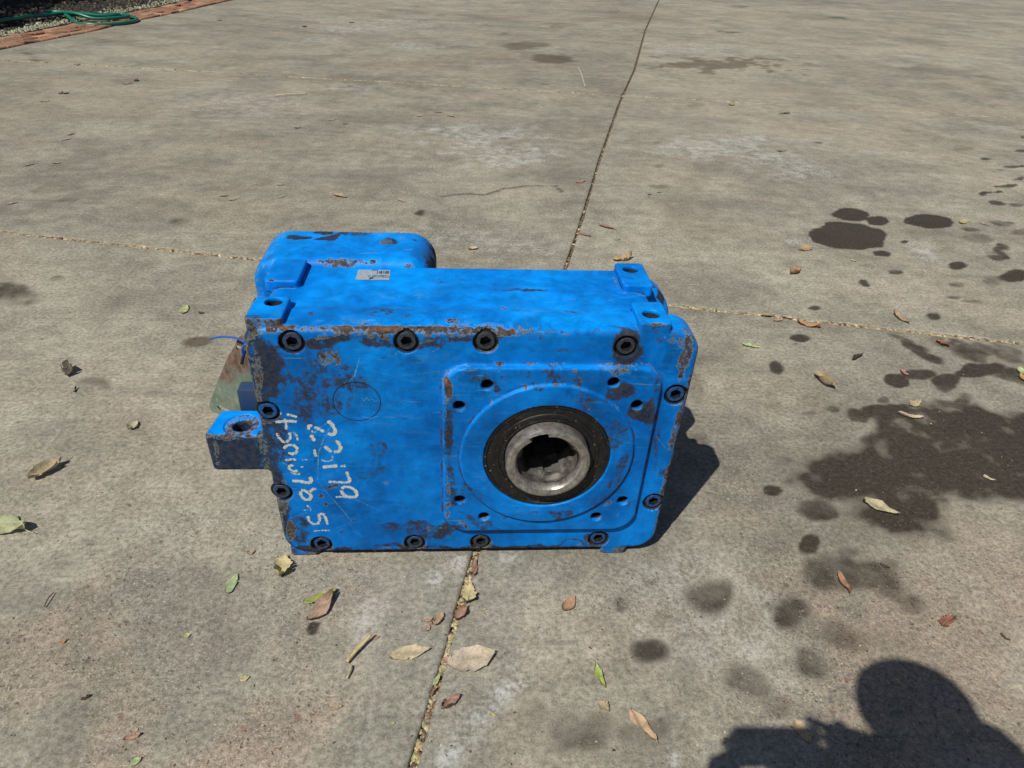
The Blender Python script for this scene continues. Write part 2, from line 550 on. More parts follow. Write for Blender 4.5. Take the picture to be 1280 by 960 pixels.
def blobs(P, lst, warp=.16, ws=2.2):
    """stain field: list of (px,py,rx,ry,rot_deg,strength,softness) measured in the photograph"""
    out = np.zeros(len(P))
    q3 = np.column_stack([P * ws, np.zeros(len(P))])
    wx = fbm(q3 + 3.1, 4) - .5
    wy = fbm(q3 + 71.7, 4) - .5
    for b in lst:
        px, py, rx, ry, ro, st, so = b
        c = gp(px, py)[:2]
        a = math.radians(ro)
        ex = gp(px + rx * math.cos(a), py + rx * math.sin(a))[:2] - c
        ey = gp(px - ry * math.sin(a), py + ry * math.cos(a))[:2] - c
        L = max(np.linalg.norm(ex), np.linalg.norm(ey))
        sel = np.where((np.abs(P[:, 0] - c[0]) < 2.2 * L) & (np.abs(P[:, 1] - c[1]) < 2.2 * L))[0]
        if not len(sel): continue
        Mx = np.linalg.inv(np.column_stack([ex, ey]))
        d = P[sel] - c
        d = d + np.column_stack([wx[sel], wy[sel]]) * L * 2.4 * warp / .16 * .55 * (.4 if so < .2 else (.8 if so < .5 else 1.45))
        r = np.linalg.norm(d @ Mx.T, axis=1)
        v = np.clip((1 + so * .5 - r) / so, 0, 1)
        v = v * v * (3 - 2 * v) * st
        out[sel] = np.maximum(out[sel], v)
    return out


def seg_field(P, pts_px, wpx, wob=.04):
    """distance based line field through photograph points; returns 0..1"""
    pts = [gp(*q)[:2] for q in pts_px]
    out = np.zeros(len(P))
    lo = np.min(pts, 0) - 1
    hi = np.max(pts, 0) + 1
    sel = np.where(np.all((P > lo) & (P < hi), axis=1))[0]
    if not len(sel): return out
    Q = P[sel] + (np.column_stack([fbm(np.column_stack([P[sel] * 5, P[sel, 0] * 0 + k]), 3) for k in (0., 9.)]) - .5) * wob * 2
    for a, b_ in zip(pts[:-1], pts[1:]):
        ab = b_ - a
        tt = np.clip(((Q - a) @ ab) / (ab @ ab), 0, 1)
        d = np.linalg.norm(Q - a - tt[:, None] * ab, axis=1)
        out[sel] = np.maximum(out[sel], np.clip(1.5 - d / wpx, 0, 1))
    return out


def poly_field(P, pts_px, soft):
    pts = np.array([gp(*q)[:2] for q in pts_px])
    out = np.zeros(len(P))
    lo, hi = pts.min(0) - 1, pts.max(0) + 1
    sel = np.where(np.all((P > lo) & (P < hi), axis=1))[0]
    if not len(sel): return out
    q3 = np.column_stack([P[sel] * 2.0, P[sel, 0] * 0])
    Q = P[sel] + np.column_stack([fbm(q3 + 5, 5) - .5, fbm(q3 + 55, 5) - .5]) * .55
    ins = np.zeros(len(sel), bool)
    dm = np.full(len(sel), 9.)
    n = len(pts)
    for i in range(n):
        a, b_ = pts[i], pts[(i + 1) % n]
        c = (a[1] > Q[:, 1]) != (b_[1] > Q[:, 1])
        xx = (b_[0] - a[0]) * (Q[:, 1] - a[1]) / (b_[1] - a[1] + 1e-12) + a[0]
        ins ^= c & (Q[:, 0] < xx)
        ab = b_ - a
        tt = np.clip(((Q - a) @ ab) / (ab @ ab), 0, 1)
        dm = np.minimum(dm, np.linalg.norm(Q - a - tt[:, None] * ab, axis=1))
    sd = np.where(ins, dm, -dm)
    out[sel] = np.clip(.5 + sd / soft, 0, 1)
    return out


OIL = [
    (1058, 294, 50, 17, 3, .96, .14), (1065, 268, 23, 8, 3, .9, .16), (1098, 276, 15, 6, 3, .88, .18), (1163, 277, 33, 9, 4, .95, .16),
    (1131, 302, 5, 2, 0, .8, .4), (1102, 317, 11, 4, 6, .85, .3), (1083, 354, 8, 4, 8, .75, .5), (1114, 339, 10, 4, 0, .6, .5),
    (1197, 333, 11, 5, 5, .8, .4), (1250, 318, 16, 10, 0, .65, .6), (1270, 346, 22, 8, 0, .85, .4), (1222, 299, 17, 6, 0, .4, .6),
    (1195, 356, 12, 4, 0, .45, .6), (1240, 352, 18, 6, 0, .4, .7), (1214, 287, 11, 3, 0, .5, .5), (1254, 280, 15, 4, 0, .5, .5), (1276, 290, 14, 5, 0, .45, .6),
    (1235, 242, 10, 3, -12, .7, .5), (1252, 232, 11, 4, -12, .7, .5), (1246, 254, 10, 3, 5, .7, .4), (1268, 256, 10, 3, 5, .5, .5), (1231, 198, 8, 2, 0, .6, .5),
    (1268, 208, 11, 2, 0, .6, .5), (1252, 212, 6, 2, 0, .4, .5), (1276, 223, 9, 3, 0, .6, .5), (1200, 186, 18, 5, 0, .35, .8), (1276, 188, 8, 2, 0, .6, .5), (1278, 171, 5, 2, 0, .6, .5),
    (1020, 385, 9, 4, 0, .7, .5), (1167, 395, 11, 5, 0, .75, .4), (998, 422, 15, 6, 4, .8, .35), (967, 459, 11, 8, 25, .75, .45), (1215, 377, 10, 3, 0, .5, .6), (1195, 372, 10, 3, 0, .4, .6),
    (1120, 421, 14, 3, 20, .5, .7), (1140, 432, 16, 6, 25, .65, .6), (1160, 443, 16, 7, 30, .7, .6), (1122, 476, 15, 9, 8, .85, .3), (1148, 468, 20, 8, 0, .75, .45),
    (1215, 462, 32, 12, -4, .85, .4), (1205, 436, 38, 10, 3, .6, .6), (1255, 442, 26, 14, 20, .5, .7), (1180, 476, 18, 11, 0, .75, .5), (1260, 470, 30, 9, 10, .65, .6), (1190, 500, 26, 8, 0, .6, .6),
    (1040, 512, 9, 4, 10, .55, .6), (1013, 517, 11, 3, 0, .4, .7), (1070, 518, 16, 6, 8, .7, .5), (1110, 513, 28, 8, -5, .8, .4), (1105, 500, 8, 5, 0, .5, .6), (985, 575, 16, 6, 0, .35, .9), (965, 548, 12, 4, 0, .3, .9),
    (1020, 637, 24, 13, 8, .62, .7), (967, 613, 12, 7, 8, .85, .4), (1017, 683, 14, 13, 0, .82, .6), (885, 747, 24, 25, 0, .62, .9), (995, 768, 34, 19, 40, .62, .9),
    (820, 817, 23, 17, 10, .62, .7), (1075, 722, 62, 20, 10, .55, 1.), (1135, 752, 20, 12, 0, .5, .8), (1023, 720, 26, 18, 0, .62, .8), (1058, 795, 30, 20, 25, .42, 1.),
    (925, 850, 24, 36, -30, .5, 1.), (1015, 832, 24, 19, 10, .52, .9), (862, 850, 14, 34, 0, .26, 1.), (960, 880, 34, 18, 15, .45, 1.), (820, 920, 40, 22, 0, .42, 1.), (735, 915, 55, 20, 0, .4, 1.), (705, 905, 30, 24, 0, .35, 1.),
    (778, 755, 12, 8, 0, .42, .7), (660, 890, 20, 30, 15, .28, 1.),
    (-2, 362, 38, 22, -5, .62, 1.), (55, 250, 70, 7, -14, .3, 1.), (230, 277, 15, 7, -8, .45, .9), (72, 348, 10, 4, -10, .4, .7), (125, 478, 20, 7, 0, .42, .9),
    (525, 266, 8, 4, 0, .62, .7), (392, 787, 8, 8, 0, .85, .4), (345, 827, 5, 3, 0, .4, .5), (640, 22, 60, 5, 0, .25, 1.), (690, 32, 20, 6, 0, .4, .8), (632, 42, 14, 2, 0, .4, .8),
    (910, 40, 12, 1.5, 0, .55, .5), (1050, 22, 12, 1.5, 0, .5, .5), (925, 8, 10, 1.5, 0, .4, .6), (1020, 21, 30, 4, 0, .25, 1.), (1010, 6, 15, 3, 0, .3, 1.),
    (825, 208, 9, 3, 0, .4, .8), (828, 234, 12, 3, 0, .42, .8), (820, 178, 6, 2, 0, .4, .8), (822, 160, 14, 60, 4, .13, 1.), (868, 132, 10, 4, 0, .35, 1.), (1023, 178, 6, 1.6, 0, .6, .5), (980, 142, 7, 1.6, 0, .6, .5), (977, 188, 6, 1.5, 0, .5, .5), (1040, 130, 40, 8, 4, .28, 1.), (985, 112, 50, 8, 5, .25, 1.), (1145, 50, 40, 4, 8, .3, 1.), (1190, 90, 60, 7, 12, .3, 1.), (1150, 88, 20, 4, 0, .35, 1.),
    (1255, 115, 30, 7, 5, .3, 1.), (1165, 48, 20, 4, 0, .25, 1.), (1205, 215, 30, 7, 0, .2, 1.), (742, 280, 6, 2, 0, .3, .6), (665, 129, 6, 2, 0, .35, .7), (679, 105, 5, 1.5, 0, .55, .5), (630, 173, 7, 1.5, 0, .5, .5), (431, 155, 4, 1.2, 0, .6, .5),
    (1100, 370, 60, 9, 4, .16, 1.), (1170, 425, 12, 5, 0, .4, .8),
]
BROWN = [
    (908, 80, 76, 8, -1, .85, .5), (690, 74, 29, 5.5, 2, .9, .35), (655, 57, 28, 5, -3, .7, .4), (865, 82, 30, 4, 0, .6, .8), (590, 74, 60, 6, -4, .35, 1.), (730, 27, 26, 6, 0, .3, 1.), (790, 20, 40, 6, 0, .3, 1.),
    (247, 427, 17, 6, -6, 1., .4), (875, 470, 10, 22, 0, .35, 1.), (880, 548, 16, 8, 0, .5, .9), (872, 495, 8, 10, 0, .3, 1.), (1100, 640, 70, 40, 0, .25, 1.), (975, 705, 40, 60, 0, .22, 1.),
    (130, 370, 40, 20, 0, .22, 1.), (120, 40, 40, 10, -5, .3, 1.), (140, 52, 30, 3, 0, .4, 1.), (300, 240, 120, 10, -5, .18, 1.), (480, 145, 60, 10, 0, .18, 1.), (1110, 300, 120, 20, 4, .15, 1.), (870, 225, 24, 10, 0, .25, 1.), (860, 270, 40, 18, 0, .2, 1.), (845, 265, 20, 6, 0, .3, 1.),
    (930, 335, 8, 4, 0, .2, 1.), (967, 506, 12, 6, 0, .28, 1.), (1085, 800, 40, 16, 0, .25, 1.), (960, 720, 20, 30, 0, .25, 1.), (440, 100, 40, 5, 0, .25, 1.), (500, 110, 50, 3, 0, .3, 1.),
]
RED = [(200, 830, 220, 110, 0, .6, 1.), (330, 900, 110, 70, 0, .85, 1.), (420, 640, 40, 20, 0, .3, 1.), (1180, 830, 170, 140, 0, .75, 1.), (1210, 700, 120, 60, 0, .4, 1.), (900, 650, 90, 60, 0, .3, 1.), (120, 110, 200, 30, 0, .4, 1.),
       (60, 140, 120, 20, 0, .4, 1.), (600, 90, 160, 16, 0, .4, 1.), (980, 30, 250, 30, 0, .3, 1.), (780, 800, 70, 50, 0, .35, 1.), (200, 500, 160, 50, 0, .25, 1.), (900, 120, 120, 30, 0, .3, 1.), (1150, 130, 150, 40, 0, .3, 1.)]
ROUGH = [(220, 800, 260, 140, 0, .8, 1.), (340, 890, 120, 80, 0, 1., 1.), (260, 700, 150, 60, 0, .75, 1.), (780, 760, 100, 60, 0, .75, 1.), (1120, 800, 240, 180, 0, .85, 1.), (900, 640, 130, 80, 0, .6, 1.), (560, 160, 100, 20, 0, .5, 1.), (900, 190, 120, 30, 0, .6, 1.), (1010, 210, 100, 30, 0, .6, 1.),
         (120, 620, 120, 80, 0, .4, 1.)]
WHITE = [(545, 727, 12, 9, -40, .8, .8), (578, 702, 6, 14, 20, .7, .8), (676, 795, 4, 3, 0, 1., .6), (640, 830, 9, 6, 0, .8, .8), (652, 810, 6, 3, 0, .7, .8), (632, 697, 18, 5, 0, .45, 1.), (846, 945, 7, 8, 0, .9, .7),
         (843, 958, 6, 4, 0, .9, .7), (806, 785, 8, 6, 0, .5, 1.), (440, 36, 50, 5, 0, .6, 1.), (450, 110, 30, 6, 0, .5, 1.), (400, 52, 40, 4, 0, .4, 1.), (600, 175, 60, 10, -10, .7, 1.), (640, 195, 50, 8, -8, .7, 1.), (560, 162, 40, 6, 0, .6, 1.), (690, 192, 20, 6, 0, .6, 1.),
         (880, 185, 50, 14, 0, .6, 1.), (960, 195, 50, 12, 8, .6, 1.), (1005, 215, 40, 14, 0, .6, 1.), (935, 175, 25, 8, 0, .7, 1.), (1155, 312, 14, 10, 0, .8, 1.), (995, 303, 20, 10, 0, .4, 1.), (900, 185, 40, 10, 0, .4, 1.), (875, 60, 60, 5, 0, .35, 1.), (480, 30, 80, 8, 0, .4, 1.), (525, 57, 35, 4, 0, .6, 1.),
         (560, 290, 60, 12, 0, .35, 1.), (640, 310, 50, 10, 0, .4, 1.), (470, 760, 25, 25, 0, .35, 1.), (300, 130, 80, 14, 0, .3, 1.), (870, 720, 60, 40, 0, .25, 1.), (880, 800, 50, 40, 0, .3, 1.), (950, 790, 60, 50, 0, .3, 1.)]
MAIN_STAIN = [(997, 602), (1010, 586), (1040, 573), (1066, 566), (1076, 549), (1092, 531), (1120, 516), (1165, 512), (1215, 503), (1245, 511), (1290, 520), (1330, 560), (1330, 615), (1268, 626), (1235, 630), (1202, 622),
              (1197, 640), (1205, 655), (1190, 675), (1165, 685), (1130, 680), (1090, 667), (1068, 653), (1068, 640), (1050, 632), (1025, 622), (1005, 615)]
LIGHT_IN_STAIN = [(1108, 562, 22, 14, 50, .32, 1.), (1145, 590, 24, 10, 30, .22, 1.), (1060, 600, 34, 8, -15, .2, 1.), (1140, 530, 30, 8, -10, .15, 1.), (1230, 560, 30, 20, 0, .15, 1.), (1120, 640, 30, 12, 0, .15, 1.)]
SIDE_LINE = [(470, 800), (540, 700)]


def ground_fields(P):
    f = {}
    oil = blobs(P, OIL)
    ps = poly_field(P, MAIN_STAIN, .24) * .95
    ps = ps * (1 - .5 * blobs(P, LIGHT_IN_STAIN) / .32 * .8)
    n = fbm(np.column_stack([P * 3.3, P[:, 0] * 0 + 2]), 4)
    n8 = fbm(np.column_stack([P * 6., P[:, 0] * 0 + 9]), 5)
    ps *= np.clip(1.0 + 1.3 * (n - .5) + 1.6 * (n8 - .5), .5, 1.2)
    oil = np.maximum(oil, ps)
    # scattered drips
    f['oil'] = np.clip(oil, 0, 1)
    f['brown'] = blobs(P, BROWN)
    f['red'] = blobs(P, RED, .3, .9)
    f['rough'] = np.clip(blobs(P, ROUGH, .3, .9) + .3 * (fbm(np.column_stack([P * .8, P[:, 0] * 0]), 4) - .35), 0, 1)
    f['white'] = np.maximum(blobs(P, WHITE), seg_field(P, [(556, 958), (590, 905), (640, 858), (660, 850)], .07) * .75)
    # hand-floated band beside the long joint
    dj = np.abs(P[:, 0] - J(P[:, 1])) + .22 * (fbm(np.column_stack([P * 1.7, P[:, 0] * 0 + 5]), 4) - .5)
    sm = np.clip((.60 - dj) / .12, 0, 1) * np.clip((3.5 - P[:, 1]) / 2.0, 0, 1)
    f['smooth'] = sm
    f['rough'] *= 1 - .8 * sm
    f['red'] *= 1 - .8 * sm
    ck = seg_field(P, [(555, 246), (575, 242), (608, 243), (630, 236), (660, 232), (695, 233), (703, 240)], .035, .06) * .8
    ck = np.maximum(ck, seg_field(P, [(28, 60), (33, 68), (41, 72), (46, 75), (39, 80)], .055, .25) * .8)
    ck = np.maximum(ck, seg_field(P, [(563, 838), (561, 862), (548, 905), (540, 940), (536, 962)], .008, .03) * .45)
    f['crack'] = ck
    return f


def stretch(fine_to, step, total, grow=1.12, maxstep=2.5):
    out, x, s = [0, .012, .03, .055], .055, step
    while x < total - .1:
        x += s
        out.append(min(x, total))
        if x > fine_to: s = min(s * grow, maxstep)
    tail = [total - .055, total - .03, total - .012, total]
    return np.array([v for v in out if v < total - .07] + tail) / total


GAP = .032


def slab(ti, side, far, fx, stepx, fy, stepy, reverse_y=False):
    """one poured slab: a grid between two transverse joints, with worn arrises and skirts"""
    ylen = abs(T[ti + 1][0] - T[ti][0])
    ss_ = stretch(fx, stepx, far)
    tt_ = stretch(fy, stepy, ylen, 1.1, 1.5)
    if reverse_y: tt_ = 1 - tt_[::-1]
    s, tq = np.meshgrid(ss_, tt_)
    # solve y for x (joint lines bend a little)
    yl = T[ti][0] + (T[ti + 1][0] - T[ti][0]) * tq
    yr = T[ti][1] + (T[ti + 1][1] - T[ti][1]) * tq
    y = (yl + yr) / 2
    for _ in range(6):
        if side == 'left':
            x0, x1 = J(y), E_(y)
        elif side == 'right':
            x0, x1 = J(y), J(y) + far
        else:
            x0, x1 = J(y) + 24., J(y) + 24. + far
        x = x0 + (x1 - x0) * s
        y = yl + (yr - yl) * (x + 20) / 40
    n1 = fbm(np.column_stack([x.ravel() * 2.1, y.ravel() * 2.1, x.ravel() * 0]), 4).reshape(x.shape) - .5
    n2 = fbm(np.column_stack([x.ravel() * 2.1, y.ravel() * 2.1, x.ravel() * 0 + 40]), 4).reshape(x.shape) - .5
    # pull the borders back to leave the joint
    sg = np.sign(x1 - x0)
    bx = np.where(s < .5, 1 - np.clip(s * far / .3, 0, 1), -(1 - np.clip((1 - s) * far / .3, 0, 1)))
    by = np.where(tq < .5, 1 - np.clip(tq * ylen / .3, 0, 1), -(1 - np.clip((1 - tq) * ylen / .3, 0, 1)))
    x = x + sg * bx * (GAP * (.9 if ti <= 1 else .85 + .012 * np.clip(y - 6, 0, 30)) + .03 * n1)
    y = y + by * (GAP * (1.3 if ti <= 1 else 1.3 + .9 * (ti > 2)) + .03 * n2)
    P = np.column_stack([x.ravel(), y.ravel()])
    z = (fbm(np.column_stack([P * .8, P[:, 0] * 0]), 3) - .5) * .010
    z += (fbm(np.column_stack([P * 9, P[:, 0] * 0]), 3) - .5) * .004
    z = z.reshape(x.shape)
    de = np.minimum(np.minimum(s, 1 - s) * far, np.minimum(tq, 1 - tq) * ylen)
    z -= np.where(de < .001, .022, np.where(de < .02, .007, 0.0))
    nr, nc = x.shape
    V = np.column_stack([P, z.ravel() - GZ])
    idx = np.arange(nr * nc).reshape(nr, nc)
    F = np.stack([idx[:-1, :-1], idx[:-1, 1:], idx[1:, 1:], idx[1:, :-1]], -1).reshape(-1, 4)
    if sg.flat[0] < 0: F = F[:, ::-1]
    ring = np.concatenate([idx[0, :], idx[1:, -1], idx[-1, -2::-1], idx[-2:0:-1, 0]])
    lo = V[ring].copy()
    lo[:, 2] = -GZ - .3
    k = len(V)
    V = np.vstack([V, lo])
    r2 = np.arange(len(ring)) + k
    sk = np.stack([ring, r2, np.roll(r2, -1), np.roll(ring, -1)], -1)
    if sg.flat[0] < 0: sk = sk[:, ::-1]
    F = np.vstack([F, sk])
    me = np_mesh('concrete_slab', V, F)
    fl = ground_fields(V[:, :2])
    for kx, v in fl.items(): attr(me, kx, v)
    return link_mesh('concrete_slab', me, M_CON, yard)


yard = empty('concrete_yard')
tag(yard, kind='structure')
SL = [(0, 'left', 22, 3, .4, 3, .4, True), (0, 'right', 24, 3, .4, 3, .4, True),
      (1, 'left', 21, 8.5, .042, 8.8, .042, True), (1, 'right', 24, 8.5, .042, 8.2, .042, True),
      (2, 'left', 20, 14, .07, 9, .065, False), (2, 'right', 24, 13, .065, 12, .06, False),
      (3, 'left', 19, 19, .14, 16, .16, False), (3, 'right', 24, 18, .14, 16, .16, False),
      (4, 'left', 22, 10, .5, 9, .5, False), (4, 'right', 24, 10, .5, 9, .5, False),
      (5, 'left', 24, 2, 1., 2, 1., False), (5, 'right', 24, 2, 1., 2, 1., False),
      (0, 'beyond', 24, 1, 1., 1, 1., False), (1, 'beyond', 24, 1, 1., 1, 1., False), (2, 'beyond', 24, 1, 1., 1, 1., False), (3, 'beyond', 30, 1, .7, 1, .7, False), (4, 'beyond', 30, 1, .8, 1, .8, False), (5, 'beyond', 40, 1, 1., 1, 1., False)]
for a in SL: slab(*a)

gm_ = np_mesh('ground', [(-9000, -9000, -GZ - .055), (9000, -9000, -GZ - .055), (9000, 9000, -GZ - .055), (-9000, 9000, -GZ - .055)], [(0, 1, 2, 3)], False)
tag(link_mesh('ground', gm_, M_DIRT), kind='structure')


# ------------------------------------------------------------------ litter crumbs (nobody could count them)
def crumbs(name, pts, sizes, cols, flat=.35, mat=None):
    n = len(pts)
    base = np.array([[-.5, -.35, 0], [.5, -.3, 0], [.45, .35, 0], [-.4, .4, 0], [-.3, -.2, 1], [.3, -.25, 1], [.28, .2, 1], [-.25, .22, 1]])
    quads = np.array([[0, 1, 5, 4], [1, 2, 6, 5], [2, 3, 7, 6], [3, 0, 4, 7], [4, 5, 6, 7]])
    ang = rng.uniform(0, 6.283, n)
    V = np.repeat(base[None], n, 0) * (1 + rng.normal(0, .18, (n, 8, 3)))
    V[:, :, 0] *= rng.uniform(.7, 1.5, (n, 1))
    V[:, :, 2] *= flat * rng.uniform(.6, 1.3, (n, 1))
    V *= np.asarray(sizes)[:, None, None]
    c, s_ = np.cos(ang)[:, None], np.sin(ang)[:, None]
    x = V[:, :, 0] * c - V[:, :, 1] * s_
    y = V[:, :, 0] * s_ + V[:, :, 1] * c
    V[:, :, 0], V[:, :, 1] = x, y
    V += np.asarray(pts)[:, None, :]
    F = (quads[None] + 8 * np.arange(n)[:, None, None]).reshape(-1, 4)
    me = np_mesh(name, V.reshape(-1, 3), F, False)
    a = me.color_attributes.new('tint', 'FLOAT_COLOR', 'POINT')
    cc = np.repeat(np.column_stack([cols, np.ones(n)])[:, None], 8, 1)
    a.data.foreach_set('color', cc.astype(np.float32).ravel())
    o = link_mesh(name, me, mat or M_CHIPS)
    return tag(o, kind='stuff')


PAL = np.array([(.36, .27, .16), (.45, .37, .24), (.2, .12, .07), (.10, .07, .045), (.30, .29, .14), (.42, .40, .24), (.26, .15, .1), (.28, .25, .2)])
pts, sz, cl = [], [], []
for k in range(7200):                                   # along the joints
    if k < 2300:
        y = rng.uniform(-3, 1.2) if k < 1300 else 5 + 16 * rng.random() ** 2.2
        x = J(y) + rng.normal(.004, .017)
        if k >= 1300 and rng.random() < .8: continue
    else:
        x = rng.uniform(-9, 9)
        q = rng.random()
        ti = 2 if q < .72 else 3
        if ti == 3: x = rng.uniform(-16, 10)
        y = T[ti][0] + (T[ti][1] - T[ti][0]) * (x + 20) / 40 + rng.normal(0, .022 if ti == 2 else .05)
        if abs(x - J(y)) > 11 and q < .4: continue
    pts.append((x, y, -GZ - .046 + rng.uniform(0, .018)))
    sz.append(rng.uniform(.014, .05) * ((1.5 if y < 15 else 2.2) if k >= 2300 else 1))
    cl.append(PAL[rng.choice(len(PAL), p=[.24, .24, .1, .12, .1, .1, .05, .05])] * rng.uniform(.7, 1.15))
for k in range(950):                                    # strewn over the slabs
    px, py = rng.uniform(-20, 1300), 20 + 960 * rng.random() ** .75
    g = gp(px, py)
    if -1.7 < g[0] < 1.9 and -.1 < g[1] < 1.9: continue
    pts.append((g[0], g[1], -GZ))
    sz.append(rng.uniform(.006, .019) * (1 + .045 * max(g[1], 0)))
    cl.append(PAL[rng.choice(len(PAL), p=[.1, .12, .2, .34, .04, .06, .09, .05])] * rng.uniform(.6, 1.2))
crumbs('leaf_litter', pts, sz, np.array(cl), .3)


# ------------------------------------------------------------------ cast shapes by distance field
def box2(x, z, cx, cz, hx, hz, R):
    qx, qz = np.abs(x - cx) - hx + R, np.abs(z - cz) - hz + R
    return np.minimum(np.maximum(qx, qz), 0) + np.hypot(np.maximum(qx, 0), np.maximum(qz, 0)) - R


def extr(d2, w, h, e):
    a, b_ = d2 + e, np.abs(w) - h + e
    return np.minimum(np.maximum(a, b_), 0) + np.hypot(np.maximum(a, 0), np.maximum(b_, 0)) - e


def smin(a, b_, k):
    h = np.clip(.5 + .5 * (b_ - a) / k, 0, 1)
    return b_ + (a - b_) * h - k * h * (1 - h)


def smax(a, b_, k): return -smin(-a, -b_, k)


def sdf_to_mesh(f, lo, hi, h, name):
    lo = np.array(lo, float)
    n = (np.ceil((np.array(hi) - lo) / h)).astype(int) + 1
    B = 8
    nb = -(-n // B)
    n = nb * B
    ctr = [lo[a] + (np.arange(nb[a]) * B + B / 2 - .5) * h for a in range(3)]
    cg = np.stack(np.meshgrid(*ctr, indexing='ij'), -1).reshape(-1, 3)
    cd = f(cg)
    val = np.repeat(np.repeat(np.repeat(cd.reshape(nb), B, 0), B, 1), B, 2).astype(np.float32)
    act = np.where(np.abs(cd) < B * h * .9 + .06)[0]
    off = np.stack(np.meshgrid(*[np.arange(B)] * 3, indexing='ij'), -1).reshape(-1, 3)
    bi = np.stack(np.unravel_index(act, nb), -1) * B
    for c0 in range(0, len(bi), 1500):
        ii = (bi[c0:c0 + 1500, None] + off[None]).reshape(-1, 3)
        val[ii[:, 0], ii[:, 1], ii[:, 2]] = f(lo + ii * h)
    ins = val < 0
    cnt = np.zeros(tuple(n - 1), np.int8)
    for dx in (0, 1):
        for dy in (0, 1):
            for dz in (0, 1):
                cnt += ins[dx:n[0] - 1 + dx, dy:n[1] - 1 + dy, dz:n[2] - 1 + dz]
    cell = np.argwhere((cnt > 0) & (cnt < 8))
    vid = np.full(tuple(n - 1), -1, np.int64)
    vid[cell[:, 0], cell[:, 1], cell[:, 2]] = np.arange(len(cell))
    acc = np.zeros((len(cell), 3))
    num = np.zeros(len(cell))
    cor = np.array([(a, b_, c) for a in (0, 1) for b_ in (0, 1) for c in (0, 1)])
    for i in range(8):
        for j in range(i + 1, 8):
            if np.abs(cor[i] - cor[j]).sum() != 1: continue
            a = val[tuple((cell + cor[i]).T)]
            b_ = val[tuple((cell + cor[j]).T)]
            cr = (a < 0) != (b_ < 0)
            tt = np.where(cr, a / np.where(cr, a - b_, 1), 0)
            acc += np.where(cr[:, None], cor[i] + tt[:, None] * (cor[j] - cor[i]), 0)
            num += cr
    V = lo + (cell + acc / num[:, None]) * h
    F = []
    for ax in range(3):
        o1, o2 = (ax + 1) % 3, (ax + 2) % 3
        sl = [slice(None)] * 3
        sl2 = [slice(None)] * 3
        sl[ax] = slice(0, n[ax] - 1)
        sl2[ax] = slice(1, n[ax])
        a, b_ = ins[tuple(sl)], ins[tuple(sl2)]
        e = np.argwhere(a != b_)
        e = e[(e[:, o1] > 0) & (e[:, o2] > 0) & (e[:, o1] < n[o1] - 1) & (e[:, o2] < n[o2] - 1)]
        flip = b_[tuple(e.T)]
        u1, u2 = np.zeros(3, int), np.zeros(3, int)
        u1[o1], u2[o2] = 1, 1
        q = np.stack([vid[tuple((e - u1 - u2).T)], vid[tuple((e - u2).T)], vid[tuple(e.T)], vid[tuple((e - u1).T)]], -1)
        q[flip] = q[flip][:, ::-1]
        F.append(q)
    F = np.vstack(F)
    F = F[(F >= 0).all(1)]

    def grad(P, e=.004):
        return np.stack([f(P + np.eye(3)[k] * e) - f(P - np.eye(3)[k] * e) for k in range(3)], -1) / (2 * e)
    for _ in range(2):
        g = grad(V)
        g /= np.maximum(np.linalg.norm(g, axis=1, keepdims=True), 1e-6)
        V = V - g * np.clip(f(V), -h, h)[:, None]
    g = grad(V)
    g /= np.maximum(np.linalg.norm(g, axis=1, keepdims=True), 1e-6)
    e = .035
    cv = sum(f(V + np.eye(3)[k] * e * sg_) for k in range(3) for sg_ in (1, -1)) / e
    return V, F, g, cv


CX, CZ = .703, -.004                          # output shaft centre
BOLTS = [on_plane(*q, 1, 0.0) for q in [(364.5, 428.5), (508, 428), (607, 428), (783, 434), (845, 494), (817, 628), (748, 674), (601, 678), (518.5, 679), (402, 681), (351.5, 616), (334.5, 515)]]
FHOLES = [on_plane(*q, 1, -.04) for q in [(609, 481), (574, 507), (767, 478), (796, 506), (575, 624), (605, 645), (778, 625), (745, 645)]]
LUG = (-1.70, .17, .085)


def taper(P):
    Q = P.copy()
    Q[:, 0] = Q[:, 0] / (1 + .012 * Q[:, 2])
    return Q


def bboxed(P, lo, hi):
    return np.where(np.all((P > np.array(lo)) & (P < np.array(hi)), axis=1))[0]


